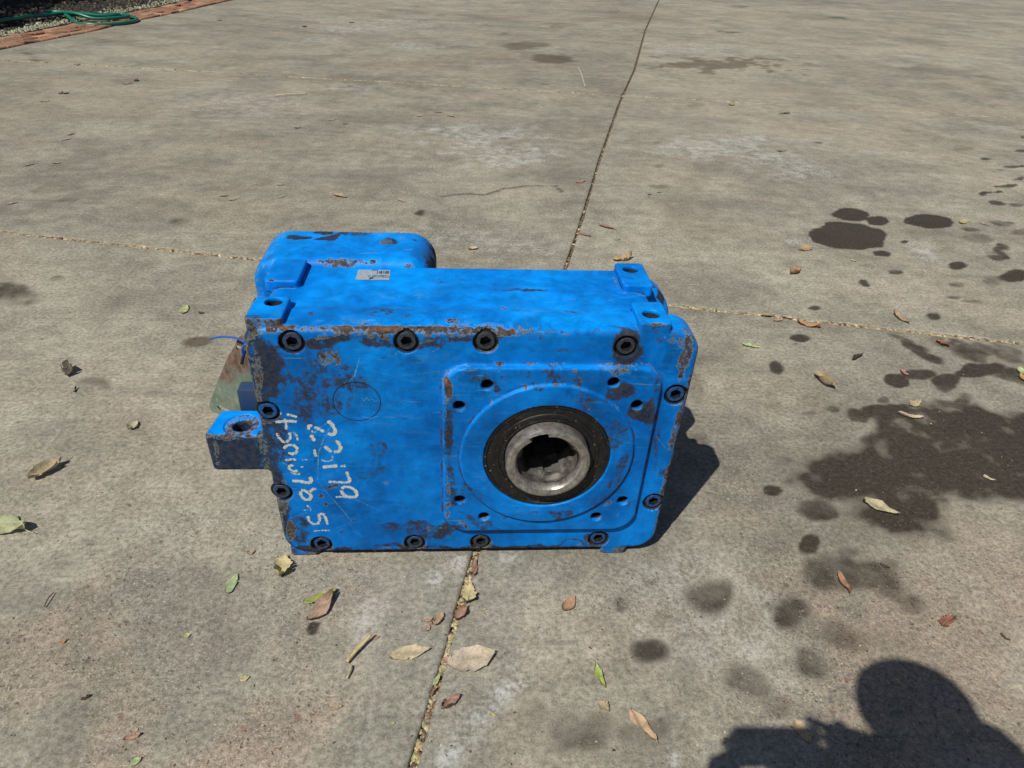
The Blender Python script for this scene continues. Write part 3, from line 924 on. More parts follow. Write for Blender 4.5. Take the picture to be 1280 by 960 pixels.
def sd_housing(P0):
    P = taper(P0)
    x, y, z = P.T
    d = extr(box2(x, z, .13, 0, 1.64, 1.112, .2), y - .16, .16, .055)
    core = extr(box2(x, z, .025, 0, 1.5, 1.108, .14), y - .58, .53, .06)
    d = smin(d, core, .05)
    rf = extr(box2(x, z, .5, 0, 1.28, 1.085, .34), y - .975, .14, .06)
    d = smin(d, rf, .05)
    for sz_ in (1, -1):
        for (xc, yc, hx, hy) in ((-1.352, .208, .128, .178), (-1.352, .86, .128, .21), (1.408, .185, .118, .182), (1.412, .87, .118, .225)):
            s = bboxed(P, (xc - .3, yc - .4, sz_ * 1.1 - .25), (xc + .3, yc + .4, sz_ * 1.1 + .25))
            if len(s):
                pb = extr(box2(x[s], y[s], xc, yc, hx, hy, .03), z[s] - sz_ * (1.122 if sz_ > 0 else 1.118), .051 if sz_ > 0 else .047, .010)
                d[s] = smin(d[s], pb, .012)
    s = bboxed(P, (-2.2, -.2, -.5), (-1.2, .7, .5))
    if len(s):
        lx = -1.72 + .10 * (y[s] - .05)
        lug = extr(box2(x[s], y[s], -1.66, .20, .305 - .12 * np.clip(y[s], 0, .35), .175, .05), z[s] + .022, .178, .03)
        d[s] = smin(d[s], lug, .035)
        r = np.hypot(x[s] - LUG[0], y[s] - LUG[1])
        d[s] = smax(d[s], -(r - .075), .015)
        d[s] = smax(d[s], -np.maximum(r - .135, .145 - z[s]), .012)
    s = bboxed(P, (-.4, -.3, -1.1), (1.8, .3, 1.1))
    if len(s):
        xs, ys, zs = x[s], y[s], z[s]
        dd = smin(d[s], extr(box2(xs, zs, .70, 0, .822, .822, .2), ys - .1, .152, .018), .034)
        r = np.hypot(xs - CX, zs - CZ)
        dd = smin(dd, extr(r - .692, ys - .1, .178, .014), .018)
        dd = smax(dd, -np.maximum(r - .508, ys + .035), .012)
        d[s] = dd
    s = bboxed(P, (-.2, -.3, -.8), (1.4, 1.0, .8))
    if len(s):
        r = np.hypot(x[s] - CX, z[s] - CZ)
        d[s] = smax(d[s], -np.maximum(r - .36, y[s] - .92), .012)
    for b_ in BOLTS:
        s = bboxed(P0, (b_[0] - .25, -.2, b_[2] - .25), (b_[0] + .25, .25, b_[2] + .25))
        if len(s):
            r = np.hypot(P0[s, 0] - b_[0], P0[s, 2] - b_[2])
            d[s] = smax(d[s], -np.maximum(r - .091, P0[s, 1] - .075), .010)
    for b_ in FHOLES:
        s = bboxed(P0, (b_[0] - .2, -.3, b_[2] - .2), (b_[0] + .2, .35, b_[2] + .2))
        if len(s):
            r = np.hypot(P0[s, 0] - b_[0], P0[s, 2] - b_[2])
            d[s] = smax(d[s], -np.maximum(r - .046, P0[s, 1] - .2), .010)
    for (hx, hy) in ((-1.348, .30), (1.423, .165), (1.428, .965)):
        s = bboxed(P0, (hx - .25, hy - .25, .7), (hx + .25, hy + .25, 1.4))
        if len(s):
            r = np.hypot(P0[s, 0] - hx, P0[s, 1] - hy)
            d[s] = smax(d[s], -np.maximum(r - .064, .85 - P0[s, 2]), .012)
    return d


def face_blobs(V, N, lst, plane):
    """wear patches measured on the face (plane 'y') or on top (plane 'z')"""
    out = np.zeros(len(V))
    if plane == 'y':
        ok = (N[:, 1] < -.15) & (V[:, 1] < .06)
        A = V[:, [0, 2]]
    else:
        ok = (N[:, 2] > .15)
        A = V[:, [0, 1]]
    wn_ = np.column_stack([fbm(V * 5 + 3, 4) - .5, fbm(V * 5 + 31, 4) - .5]) * .22
    for (px, py, rx, ry, ro, st, val) in lst:
        c3 = on_plane(px, py, 1 if plane == 'y' else 2, -.02 if plane == 'y' else val)
        c = c3[[0, 2]] if plane == 'y' else c3[[0, 1]]
        kx = 152. if plane == 'y' else 140.
        ky = 122. if plane == 'y' else 78.
        a = math.radians(ro)
        d = A + wn_ * min(1, rx / 18) - c
        u = d[:, 0] * kx
        v = -d[:, 1] * ky
        uu = (u * math.cos(a) + v * math.sin(a)) / rx
        vv = (-u * math.sin(a) + v * math.cos(a)) / ry
        r = np.hypot(uu, vv)
        f = np.clip((1.25 - r) / .6, 0, 1) * st
        out = np.maximum(out, np.where(ok, f, 0))
    return out


F_GRIME = [(335, 460, 16, 45, 0, .6, 0), (325, 500, 14, 40, 8, .62, 0), (370, 460, 45, 28, 0, .4, 0), (395, 490, 70, 34, 0, .42, 0), (345, 545, 16, 40, 0, .5, 0), (430, 470, 30, 16, 20, .4, 0), (460, 428, 120, 7, 0, .55, 0), (560, 425, 60, 6, 0, .5, 0), (413, 450, 14, 12, 0, .5, 0),
           (290, 572, 44, 28, 0, 1.0, 0), (268, 575, 12, 24, 0, 1., 0), (300, 588, 40, 6, 0, .9, 0), (375, 520, 30, 12, 0, .35, 0), (355, 560, 16, 40, 0, .35, 0), (470, 592, 26, 9, -15, .42, 0), (470, 565, 14, 14, 0, .36, 0), (535, 665, 45, 14, 0, .52, 0), (470, 685, 60, 5, 0, .5, 0), (370, 665, 22, 26, 0, .5, 0), (400, 688, 60, 6, 0, .6, 0),
           (787, 447, 24, 14, 0, .7, 0), (783, 434, 24, 18, 0, .62, 0), (800, 510, 18, 14, 0, .6, 0), (770, 485, 20, 12, 0, .52, 0), (735, 500, 30, 16, 40, .4, 0), (760, 540, 20, 30, 30, .38, 0), (815, 500, 8, 34, 0, .45, 0), (822, 540, 5, 60, -6, .4, 0),
           (690, 470, 60, 8, 0, .42, 0), (590, 470, 30, 10, 0, .4, 0), (562, 530, 7, 50, 0, .48, 0), (565, 600, 7, 40, 0, .42, 0), (600, 650, 40, 8, 20, .4, 0), (700, 640, 20, 10, 0, .5, 0), (755, 615, 28, 8, -35, .45, 0), (640, 470, 20, 6, 0, .38, 0), (590, 615, 20, 14, 30, .42, 0), (770, 590, 10, 40, 15, .42, 0),
           (655, 640, 60, 7, 0, .3, 0), (748, 674, 20, 12, 0, .5, 0), (600, 683, 200, 4, 0, .55, 0), (845, 495, 16, 12, 0, .45, 0), (817, 628, 14, 10, 0, .4, 0), (840, 560, 8, 60, 10, .35, 0), (609, 481, 14, 10, 0, .45, 0), (574, 507, 12, 9, 0, .4, 0), (575, 624, 12, 8, 0, .45, 0), (605, 645, 12, 7, 0, .4, 0), (778, 625, 12, 8, 0, .35, 0), (745, 645, 12, 7, 0, .35, 0), (410, 430, 40, 8, 0, .6, 0), (700, 437, 60, 4, 0, .35, 0), (447, 520, 16, 4, 0, .3, 0), (490, 665, 14, 10, 0, .5, 0)]
F_GRIME = [(a, b, c, d, e, f * (1.2 if a > 550 or a < 400 else 1.12), g) for a, b, c, d, e, f, g in F_GRIME]
F_RUST = [(413, 452, 13, 11, -30, .52, 0), (318, 450, 7, 26, 5, .42, 0), (322, 490, 7, 50, 10, .48, 0), (858, 450, 12, 30, 5, .62, 0), (848, 432, 22, 5, 10, .5, 0), (850, 520, 5, 60, 8, .55, 0), (838, 590, 5, 50, 8, .5, 0), (828, 650, 6, 26, 10, .5, 0), (352, 625, 9, 28, 15, .55, 0), (362, 665, 8, 20, 10, .55, 0),
          (559, 482, 5, 14, 0, .78, 0), (557, 500, 3, 40, 0, .42, 0), (600, 462, 40, 3, 0, .4, 0), (790, 462, 36, 3, 0, .42, 0), (470, 424, 70, 3, 0, .46, 0), (600, 421, 60, 3, 0, .42, 0), (415, 612, 12, 3, -18, .72, 0), (402, 622, 4, 4, 0, .6, 0), (407, 632, 3, 4, 0, .62, 0), (440, 422, 80, 3, 0, .4, 0), (560, 622, 4, 40, 0, .46, 0), (575, 655, 12, 5, 35, .5, 0), (756, 628, 12, 3, -30, .5, 0), (612, 500, 5, 3, -40, .45, 0), (655, 480, 4, 3, 0, .6, 0), (725, 468, 20, 4, 10, .36, 0), (740, 510, 30, 4, 50, .38, 0), (765, 640, 30, 3, -40, .3, 0), (540, 662, 22, 6, 0, .4, 0), (480, 605, 8, 3, 0, .35, 0), (500, 690, 130, 3, 0, .4, 0), (700, 685, 100, 3, 0, .42, 0), (280, 549, 26, 3, 0, .45, 0), (268, 572, 4, 22, 8, .45, 0), (300, 590, 30, 3, 0, .4, 0), (490, 438, 14, 9, 0, .35, 0), (540, 436, 8, 5, 0, .4, 0)]
F_WEAR = [(440, 500, 120, 90, 0, .62, 0), (430, 600, 100, 70, 0, .7, 0), (480, 440, 130, 24, 0, .8, 0), (690, 560, 120, 100, 0, .62, 0), (600, 480, 60, 24, 0, .8, 0), (840, 480, 24, 60, 0, .8, 0), (560, 560, 16, 100, 0, .8, 0), (520, 655, 120, 30, 0, .6, 0), (840, 600, 24, 60, 0, .6, 0), (750, 480, 70, 30, 0, .75, 0)]
TP = 1.11
T_RUST = [(610, 410, 60, 5, 0, .4, TP), (565, 404, 10, 4, 0, .5, TP), (635, 413, 16, 3, 0, .5, TP), (612, 402, 8, 3, 0, .36, TP), (628, 384, 5, 4, 0, .45, TP), (500, 372, 60, 1.2, 2, .34, TP), (352, 403, 20, 1.5, 0, .5, 1.165), (342, 352, 6, 3, 0, .55, 1.165), (812, 409, 24, 1.5, 0, .5, 1.165), (790, 357, 24, 1.5, 0, .4, 1.165), (770, 345, 2, 14, 0, .45, 1.165), (545, 412, 30, 3, 0, .38, TP), (700, 417, 40, 3, 0, .36, TP), (770, 419, 20, 3, 0, .4, TP)]
T_GRIME = [(650, 363, 40, 3, 0, .5, TP), (480, 393, 36, 9, 0, .42, TP), (560, 348, 30, 3, 0, .4, TP), (700, 395, 30, 5, 0, .4, TP), (400, 398, 30, 8, 0, .38, TP), (343, 377, 15, 6, 0, .3, 1.165), (620, 375, 30, 3, 0, .3, TP), (814, 394, 14, 6, 0, .4, 1.165), (788, 337, 14, 5, 0, .35, 1.165), (826, 372, 8, 14, 30, .75, 1.0), (815, 355, 6, 5, 0, .6, 1.05), (650, 416, 90, 3, 0, .35, TP), (440, 416, 90, 3, 0, .22, TP)]
T_WEAR = [(600, 385, 200, 40, 0, .32, TP), (600, 408, 220, 8, 0, .7, TP), (820, 420, 30, 14, 0, .5, TP)]


def paint_attrs(me, V, N, cv, extra=None):
    edge = np.clip((cv - .35) / 1.4, 0, 1)
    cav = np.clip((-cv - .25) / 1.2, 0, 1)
    rust = np.maximum(face_blobs(V, N, F_RUST, 'y'), face_blobs(V, N, T_RUST, 'z'))
    gr = np.maximum(face_blobs(V, N, F_GRIME, 'y'), face_blobs(V, N, T_GRIME, 'z'))
    we = np.maximum(face_blobs(V, N, F_WEAR, 'y'), face_blobs(V, N, T_WEAR, 'z'))
    low = np.clip((-N[:, 2] - .1) * 2, 0, 1) * 1.7  # down-facing sides darkened: shade of the gap beneath, painted in
    gr = np.maximum(gr, np.maximum(cav * .95 * np.clip(1 - N[:, 2] * 1.6, .25, 1), low * .5))  # creases carry dirt plus painted shade, weaker on up-facing sides
    # the outline of the cover is knocked bare, the upper arris less so
    ax = np.clip((np.abs(V[:, 0] - .13) - 1.45) / .18, 0, 1)
    az = np.clip((-V[:, 2] - .9) / .15, 0, 1)
    edge = edge * np.clip(.42 + .75 * np.maximum(ax, az) * (V[:, 1] < .35), 0, 1.1)
    else_ = extra is None
    if else_:
        Q = taper(V)
        inset = -box2(Q[:, 0], Q[:, 2], .13, 0, 1.64, 1.112, .2)
        fr = (V[:, 1] < .09)
        lo = fbm(V * 2.2 + 7, 3) * 1.6 - .3
        wl = np.clip((-1.30 - V[:, 0]) / .12, 0, 1) * (V[:, 0] > -1.56)
        wr = np.clip((V[:, 0] - 1.55) / .12, 0, 1)
        wb = np.clip((-V[:, 2] - .88) / .12, 0, 1)
        wt = np.clip((V[:, 2] - .94) / .08, 0, 1) * np.clip((.0 - N[:, 1]) * 3, 0, 1)
        band = lambda w: np.exp(-(np.maximum(inset, 0) / w) ** 2)
        ro_ = np.maximum.reduce([wr * band(.055) * .66, wl * band(.05) * .56, wb * band(.05) * .50, wt * band(.06) * .42 * (V[:, 0] < .2) + wt * band(.06) * .34])
        go_ = np.maximum.reduce([wr * band(.08) * .45, wl * band(.17) * .92, wb * band(.09) * .62, wt * band(.12) * .58])
        rust = np.where(fr, np.maximum(rust, ro_ * (.55 + .6 * lo)), rust)
        gr = np.where(fr, np.maximum(gr, go_ * (.55 + .6 * lo)), gr)
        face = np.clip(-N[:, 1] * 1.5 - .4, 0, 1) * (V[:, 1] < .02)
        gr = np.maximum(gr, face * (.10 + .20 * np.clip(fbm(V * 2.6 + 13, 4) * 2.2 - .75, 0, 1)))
        front_shade = face * (.55 + .9 * (fbm(V * 1.6 + 21, 3) - .5))  # painted shade that darkens the whole front face
        # bores and bolt pockets are blackened inside: their shade painted in
        hole = np.zeros(len(V))
        for b_ in FHOLES:
            hole = np.maximum(hole, (np.hypot(V[:, 0] - b_[0], V[:, 2] - b_[2]) < .0465) * (V[:, 1] > -.02) * (V[:, 1] < .3))
        for b_ in BOLTS:
            hole = np.maximum(hole, (np.hypot(V[:, 0] - b_[0], V[:, 2] - b_[2]) < .0915) * (V[:, 1] > .006) * (V[:, 1] < .3))
        for (hx, hy) in ((-1.348, .30), (1.423, .165), (1.428, .965)):
            hole = np.maximum(hole, (np.hypot(V[:, 0] - hx, V[:, 1] - hy) < .0655) * (V[:, 2] > .7) * (V[:, 2] < 1.152))
        lr = np.hypot(V[:, 0] - LUG[0] * (1 + .012 * .1), V[:, 1] - LUG[1])
        hole = np.maximum(hole, (lr < .078) * (np.abs(V[:, 2]) < .4) * (V[:, 0] < -1.5))
        rust = np.maximum(rust, (lr < .137) * (V[:, 2] > .1) * (V[:, 2] < .151) * (V[:, 0] < -1.5) * .5)
        gr = np.maximum(gr, hole * 1.1)
        edge = edge * (1 - hole)
    attr(me, 'front_shade', front_shade if else_ else V[:, 0] * 0)
    if extra:
        rust, gr, we, edge = extra(rust, gr, we, edge)
    for k, v in (('rust', rust), ('grime_shade', gr), ('wear', we), ('edge', edge)):
        attr(me, k, v)


def cast_part(name, f, lo, hi, h, mat, parent, extra=None, pick=None):
    V, F, N, cv = sdf_to_mesh(f, lo, hi, h, name)
    return V, F, N, cv


def cast_link(name, V, F, N, cv, mat, parent, extra=None):
    me = np_mesh(name, V, F)
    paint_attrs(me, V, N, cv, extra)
    me.normals_split_custom_set_from_vertices(N.astype(np.float32).tolist())
    return link_mesh(name, me, mat, parent)


box = empty('gearbox', W(.13, .55, -GZ))
tag(box, 'battered blue cast gearbox with hollow shaft and white hand-written numbers', 'gearbox')

V, F, N, cv = cast_part('housing', sd_housing, (-2.02, -.12, -1.22), (1.86, 1.2, 1.22), .0128, M_PAINT, box)
fc = V[F].mean(1)
fm = (np.abs(fc[:, 2]) > 1.118)
reg = np.zeros(len(F), int)
reg[fm & (fc[:, 0] < 0) & (fc[:, 1] < .52)] = 1
reg[fm & (fc[:, 0] < 0) & (fc[:, 1] >= .52)] = 2
reg[fm & (fc[:, 0] > 0) & (fc[:, 1] < .5)] = 3
reg[fm & (fc[:, 0] > 0) & (fc[:, 1] >= .5)] = 4
reg[fm & (fc[:, 2] < 0)] += 4 * (reg[fm & (fc[:, 2] < 0)] > 0)
sq = (fc[:, 1] < -.012) & (fc[:, 1] > -.1) & (fc[:, 0] > -.3)
reg[sq] = 9
reg[fc[:, 0] < -1.545] = 10
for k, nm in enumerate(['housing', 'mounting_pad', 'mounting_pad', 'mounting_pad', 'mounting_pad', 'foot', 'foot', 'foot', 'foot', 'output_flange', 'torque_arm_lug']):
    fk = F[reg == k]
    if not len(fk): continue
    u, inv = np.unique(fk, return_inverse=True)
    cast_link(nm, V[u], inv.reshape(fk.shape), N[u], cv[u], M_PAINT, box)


def sd_rear(P):
    x, y, z = P.T
    d = extr(box2(x, z, -.965, .36, .755, .81, .24), y - 1.42, .36, .11)
    return d


R_GR = [(375, 297, 16, 6, 0, .8, 1.17), (408, 290, 16, 5, 0, .8, 1.17), (412, 298, 17, 7, -15, .8, 1.17), (440, 293, 24, 5, 0, .66, 1.17), (484, 303, 13, 6, 10, .7, 1.17), (425, 316, 8, 3, 0, .4, 1.17), (337, 318, 8, 5, 0, .5, 1.17), (465, 314, 4, 3, 0, .4, 1.17), (520, 296, 18, 4, 20, .45, 1.17)]
R_RU = [(445, 324, 45, 3, 0, .55, 1.165), (480, 303, 8, 5, 10, .55, 1.17), (505, 298, 12, 4, 0, .42, 1.17), (512, 327, 10, 4, 0, .5, 1.165), (460, 292, 40, 2, 0, .4, 1.17)]


def rear_extra(V, N):
    def fn(ru, gr, we, ed):
        g = face_blobs(V, N, R_GR, 'z')
        r = face_blobs(V, N, R_RU, 'z')
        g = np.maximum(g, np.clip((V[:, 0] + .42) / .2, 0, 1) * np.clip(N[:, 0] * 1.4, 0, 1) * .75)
        lf = np.clip((-1.42 - V[:, 0]) / .15, 0, 1)
        return np.maximum(r, lf * .36), g, we * 0 + .3, ed * .75
    return fn


V, F, N, cv = cast_part('motor_adapter', sd_rear, (-1.82, 1.0, -.55), (-.1, 1.86, 1.26), .02, M_PAINT, box)
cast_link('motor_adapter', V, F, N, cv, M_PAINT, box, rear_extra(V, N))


# ---- turned parts
def lathe(name, prof, cx, cz, mat, parent, n=96, rfun=None):
    """prof: list of (radius, y); axis along y"""
    V, F = [], []
    for k in range(n):
        a = 2 * math.pi * k / n
        for i, (r, y) in enumerate(prof):
            if rfun: r = rfun(i, r, a)
            V.append((cx + r * math.cos(a), y, cz + r * math.sin(a)))
    mlen = len(prof)
    for k in range(n):
        k2 = (k + 1) % n
        for i in range(mlen - 1):
            F.append((k * mlen + i, k * mlen + i + 1, k2 * mlen + i + 1, k2 * mlen + i))
    me = np_mesh(name, V, F)
    me.set_sharp_from_angle(angle=math.radians(34))
    return link_mesh(name, me, mat, parent)


t = NT('shaft_seal')
p = t.obj()
n1 = t.noise(p, 60, 5, .7)
n2 = t.noise(p, 260, 4, .7)
sx = t.n('ShaderNodeSeparateXYZ', None, Vector=p)
# fine radial nicks: noise stretched along the radius
dx = t.math('SUBTRACT', sx.outputs[0], CX * S)
dz = t.math('SUBTRACT', sx.outputs[2], (CZ + GZ) * S)
ang = t.math('ARCTAN2', dz, dx)
rad = t.math('SQRT', t.math('ADD', t.math('MULTIPLY', dx, dx), t.math('MULTIPLY', dz, dz)))
pv = t.n('ShaderNodeCombineXYZ', None, X=t.math('MULTIPLY', ang, 22), Y=t.math('MULTIPLY', rad, 95), Z=0.0).outputs[0]
nk = t.ss(t.noise(pv, 1.0, 2, .5), .65, .70)
nk = t.math('MULTIPLY', nk, t.ss(n1, .42, .6))
pv2 = t.n('ShaderNodeCombineXYZ', None, X=t.math('MULTIPLY', ang, 3), Y=t.math('MULTIPLY', rad, 700), Z=0.0).outputs[0]
gv = t.noise(pv2, 1.0, 3, .6)
c = t.mix(t.ss(n1, .35, .65), (.004, .004, .0045), (.012, .012, .0125))
c = t.mix(t.math('MULTIPLY', t.ss(n2, .55, .75), .5), c, (.035, .033, .032))
c = t.mix(t.math('MULTIPLY', nk, .75), c, (.34, .34, .31))
c = t.mix(t.ss(t.noise(p, 34, 5, .7), .56, .68, 0, .5), c, (.045, .04, .034))
t.bsdf(c, .5, t.bump(t.math('ADD', gv, t.math('MULTIPLY', n2, .5)), .4, .001), 0, .4)
M_SEAL = t.m

lathe('shaft_seal', [(.512, -.02), (.508, -.060), (.500, -.066), (.486, -.066), (.478, -.056), (.42, -.052), (.415, -.060), (.39, -.060), (.384, -.05), (.35, -.05), (.34, -.03)], CX, CZ, M_SEAL, box)


def keyway(i, r, a):
    if i >= KEY_FROM and abs(a - math.radians(107)) < .24:
        return r + .055
    return r + (.004 * math.sin(5 * a + 1) if i >= KEY_FROM else 0)


KEY_FROM = 5
sh_prof = [(.318, .25), (.333, -.02), (.338, -.13), (.330, -.150), (.308, -.160), (.268, -.152), (.250, -.128), (.248, -.10), (.248, .2), (.248, .9)]
lathe('hollow_shaft', sh_prof, CX, CZ, M_STEEL, box, 144, keyway)
# oil-blackened lining of the bore, with flaking edges, stands just inside the shaft
lin = []
nn_, mm_ = 120, 40
Vl, Fl = [], []
for k in range(nn_):
    a = 2 * math.pi * k / nn_
    key = abs(a - math.radians(107)) < .26
    for i in range(mm_):
        y = -.09 + .95 * (i / (mm_ - 1)) ** 1.5
        r = (.297 if key else .244) - .004
        r -= .034 * (float(_hash(np.array([int(a * 3.2)]), np.array([int(y * 5 + 3)]), np.array([5]))[0]) > .6) if i > 4 else 0
        Vl.append((CX + r * math.cos(a), y, CZ + r * math.sin(a)))
for k in range(nn_):
    for i in range(mm_ - 1):
        k2 = (k + 1) % nn_
        Fl.append((k * mm_ + i, k * mm_ + i + 1, k2 * mm_ + i + 1, k2 * mm_ + i))
me = np_mesh('bore_lining', Vl, Fl)
link_mesh('bore_lining', me, M_BORE, box)
lathe('bore_end_cap', [(.30, .86), (.15, .87), (.001, .87)], CX, CZ, M_GAP, box, 32)


# ---- socket head bolts
def bolt_mesh():
    V, F = [], []
    n = 24
    rings = [(.071, .075), (.071, .004), (.065, -.006)]
    for r, y in rings:
        for k in range(n):
            a = 2 * math.pi * k / n
            V.append((r * math.cos(a), y, r * math.sin(a)))
    hx = []
    for yy, s_ in ((-.006, 1.0), (.065, 1.0), (.07, .0)):
        for k in range(n):
            a = 2 * math.pi * k / n
            b_ = (a % (math.pi / 3)) - math.pi / 6
            r = .039 / math.cos(b_) * s_
            V.append((r * math.cos(a), yy, r * math.sin(a)))
    for q in range(5):
        for k in range(n):
            k2 = (k + 1) % n
            F.append((q * n + k, q * n + k2, (q + 1) * n + k2, (q + 1) * n + k))
    return V, F


M_BOLT = NT('painted_bolt')
t = M_BOLT
oi = t.n('ShaderNodeObjectInfo')
p = t.obj()
n1 = t.noise(p, 70, 5, .7)
n2 = t.noise(p, 260, 4, .7)
f = t.ss(t.math('ADD', n1, t.math('MULTIPLY', oi.outputs['Random'], .5)), .5, .9)
c = t.mix(f, (.002, .075, .27), (.032, .038, .045))
c = t.mix(t.ss(n2, .5, .68), c, (.02, .02, .02))
t.bsdf(c, .45, t.bump(n2, .3, .001), 0, .4)
bv, bf = bolt_mesh()
bme = None
for b_ in BOLTS:
    if bme is None:
        bme = bpy.data.meshes.new('bolt')
        bme.from_pydata([(v[0] * S, v[1] * S, v[2] * S) for v in bv], [], bf)
        bme.polygons.foreach_set('use_smooth', [True] * len(bme.polygons))
        bme.set_sharp_from_angle(angle=math.radians(35))
        bme.materials.append(M_BOLT.m)
        bme.materials.append(M_GAP)
        for f_ in bme.polygons:
            if f_.index >= 24 * 3: f_.material_index = 1
    o = bpy.data.objects.new('bolt', bme)
    COL.objects.link(o)
    o.parent = box
    o.matrix_parent_inverse = Matrix.Translation(box.location).inverted()
    o.location = W(b_[0], .020, b_[2])
    o.rotation_euler = (0, random.uniform(0, 1), 0)

# black ring of the counterbore round each bolt is the real gap; an added black ring paints its shade deeper
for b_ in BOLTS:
    lathe('gap_shade_ring', [(.070, .040), (.092, .040)], b_[0], b_[2], M_GAP, box, 24)

# ---- core plug with its groove, on the face
pc = on_plane(446, 502, 1, 0.)
lathe('plug_groove', [(.1795, -.0008), (.176, -.0014), (.1725, -.0008)], pc[0], pc[2], M_GAP, box, 72)

# ---- sticker on top
stk = [on_plane(*q, 2, 1.11) for q in [(444.3, 350), (486.5, 350.5), (488, 338), (448, 337.5)]]
me = np_mesh('sticker', [(q[0], q[1], 1.1125) for q in stk], [(0, 1, 2, 3)], False)
M_STK = mat_flat('grey_label_film', (.29, .345, .41), .5)
stko = link_mesh('sticker', me, M_STK, box)
V, F = [], []


def st_quad(a, b_, c, d_):
    """rect in sticker coordinates 0..1"""
    k = len(V)
    for (s_, v_) in ((a, b_), (c, b_), (c, d_), (a, d_)):
        lo_ = stk[0] + (stk[1] - stk[0]) * s_
        hi_ = stk[3] + (stk[2] - stk[3]) * s_
        q = lo_ + (hi_ - lo_) * v_
        V.append((q[0], q[1], 1.1145))
    F.append((k, k + 1, k + 2, k + 3))


for a, w_ in ((.60, .015), (.66, .02), (.70, .05), (.78, .02), (.83, .015), (.86, .035), (.91, .05)):
    st_quad(a, .62, a + w_, .88)
for r_ in range(3):
    x_ = .35
    while x_ < .96:
        w_ = random.uniform(.012, .05)
        if random.random() < .75: st_quad(x_, .42 - .1 * r_, x_ + w_, .47 - .1 * r_)
        x_ += w_ + .012
st_quad(.42, .94, .62, 1.02)
st_quad(.40, .04, .45, .2)
st_quad(.45, .1, .52, .2)
link_mesh('print', np_mesh('print', V, F, False), mat_flat('label_ink', (.03, .04, .06)), stko)


# ---- white hand-written numbers, traced on the cover
def cr1(x, y): return (x / 10.667 + 340, y / 10.667 + 500)


def cr2(x, y): return (x / 10.667 + 340, y / 10.667 + 590)


STROKES = [   # (points, width px, fade)
    ([(190, 190), (260, 205), (340, 230)], 3.2, .05, 1), ([(115, 160), (118, 200)], 2., -.06, 1), ([(40, 295), (140, 285), (240, 280), (335, 288)], 3.4, .06, 1), ([(165, 240), (185, 300), (195, 400)], 3.2, .02, 1),
    ([(65, 435), (90, 500), (140, 555), (200, 560), (245, 510), (235, 430)], 3.6, .0, 1), ([(300, 430), (330, 480), (355, 545)], 3.2, -.03, 1), ([(235, 440), (300, 430)], 2.2, -.04, 1),
    ([(150, 650), (200, 605), (280, 595), (340, 640), (330, 700), (270, 720), (210, 705)], 3.6, .04, 1), ([(170, 810), (250, 790), (330, 795)], 3.2, .0, 1), ([(400, 800), (470, 795)], 2.2, -.05, 1),
    ([(215, 890), (250, 940), (300, 960), (345, 930)], 3.2, .02, 1), ([(215, 890), (255, 870), (290, 880)], 3.4, .04, 1), ([(365, 895), (420, 890)], 2.6, -.04, 1),
    ([(250, -10), (310, 30), (370, 30), (350, -10)], 2.8, -.02, 2),
    ([(265, 118), (380, 122), (490, 148), (530, 120), (505, 60)], 4.2, .1, 2), 
    ([(380, 250), (385, 310), (430, 365), (500, 370), (530, 320), (480, 270), (420, 240), (385, 245)], 3.8, .08, 2), ([(480, 270), (530, 250), (560, 215), (590, 240)], 3.8, .05, 2),
    ([(460, 440), (500, 470), (520, 530)], 2.6, -.05, 2), ([(405, 505), (480, 508)], 1.6, -.05, 2), ([(560, 430), (630, 460)], 1.6, -.1, 2),
    ([(480, 580), (490, 650), (550, 695), (620, 690), (640, 630), (620, 555), (690, 560), (720, 620), (745, 705)], 3.5, .02, 2), ([(545, 790), (640, 780), (780, 778)], 2.6, -.04, 2),
    # second row
    ([(735, 275), (800, 320), (845, 400), (840, 450), (800, 465), (740, 440)], 4.0, .09, 1), ([(700, 425), (620, 385), (560, 355)], 3.6, .06, 1), ([(545, 345), (485, 335), (490, 400)], 3.2, .04, 1), ([(520, 465), (540, 500), (570, 548)], 4.0, .05, 1), ([(535, 405), (545, 435)], 2.0, .0, 1),
    ([(850, 535), (895, 580), (920, 650), (890, 690), (820, 695)], 3.8, .07, 1), ([(700, 610), (740, 650), (800, 695)], 3.8, .06, 1), ([(565, 650), (570, 690), (585, 760)], 3.2, .03, 1), ([(800, 740), (815, 780), (780, 818), (700, 815), (650, 795)], 2.0, -.03, 1),
    ([(670, 895), (780, 885), (880, 875)], 4.4, .1, 1), ([(910, 880), (990, 880)], 3.6, -.02, 1),
    ([(990, -10), (1020, 60), (1040, 110), (1020, 140), (900, 135), (750, 130)], 3.6, .03, 2),
    ([(925, 230), (960, 195), (1040, 200), (1110, 240), (1140, 310), (1100, 335), (1000, 330), (935, 280), (925, 240)], 3.8, .08, 2), ([(840, 335), (930, 330), (1030, 340), (1130, 335)], 2.8, .0, 2),
]
V, F, FD = [], [], []
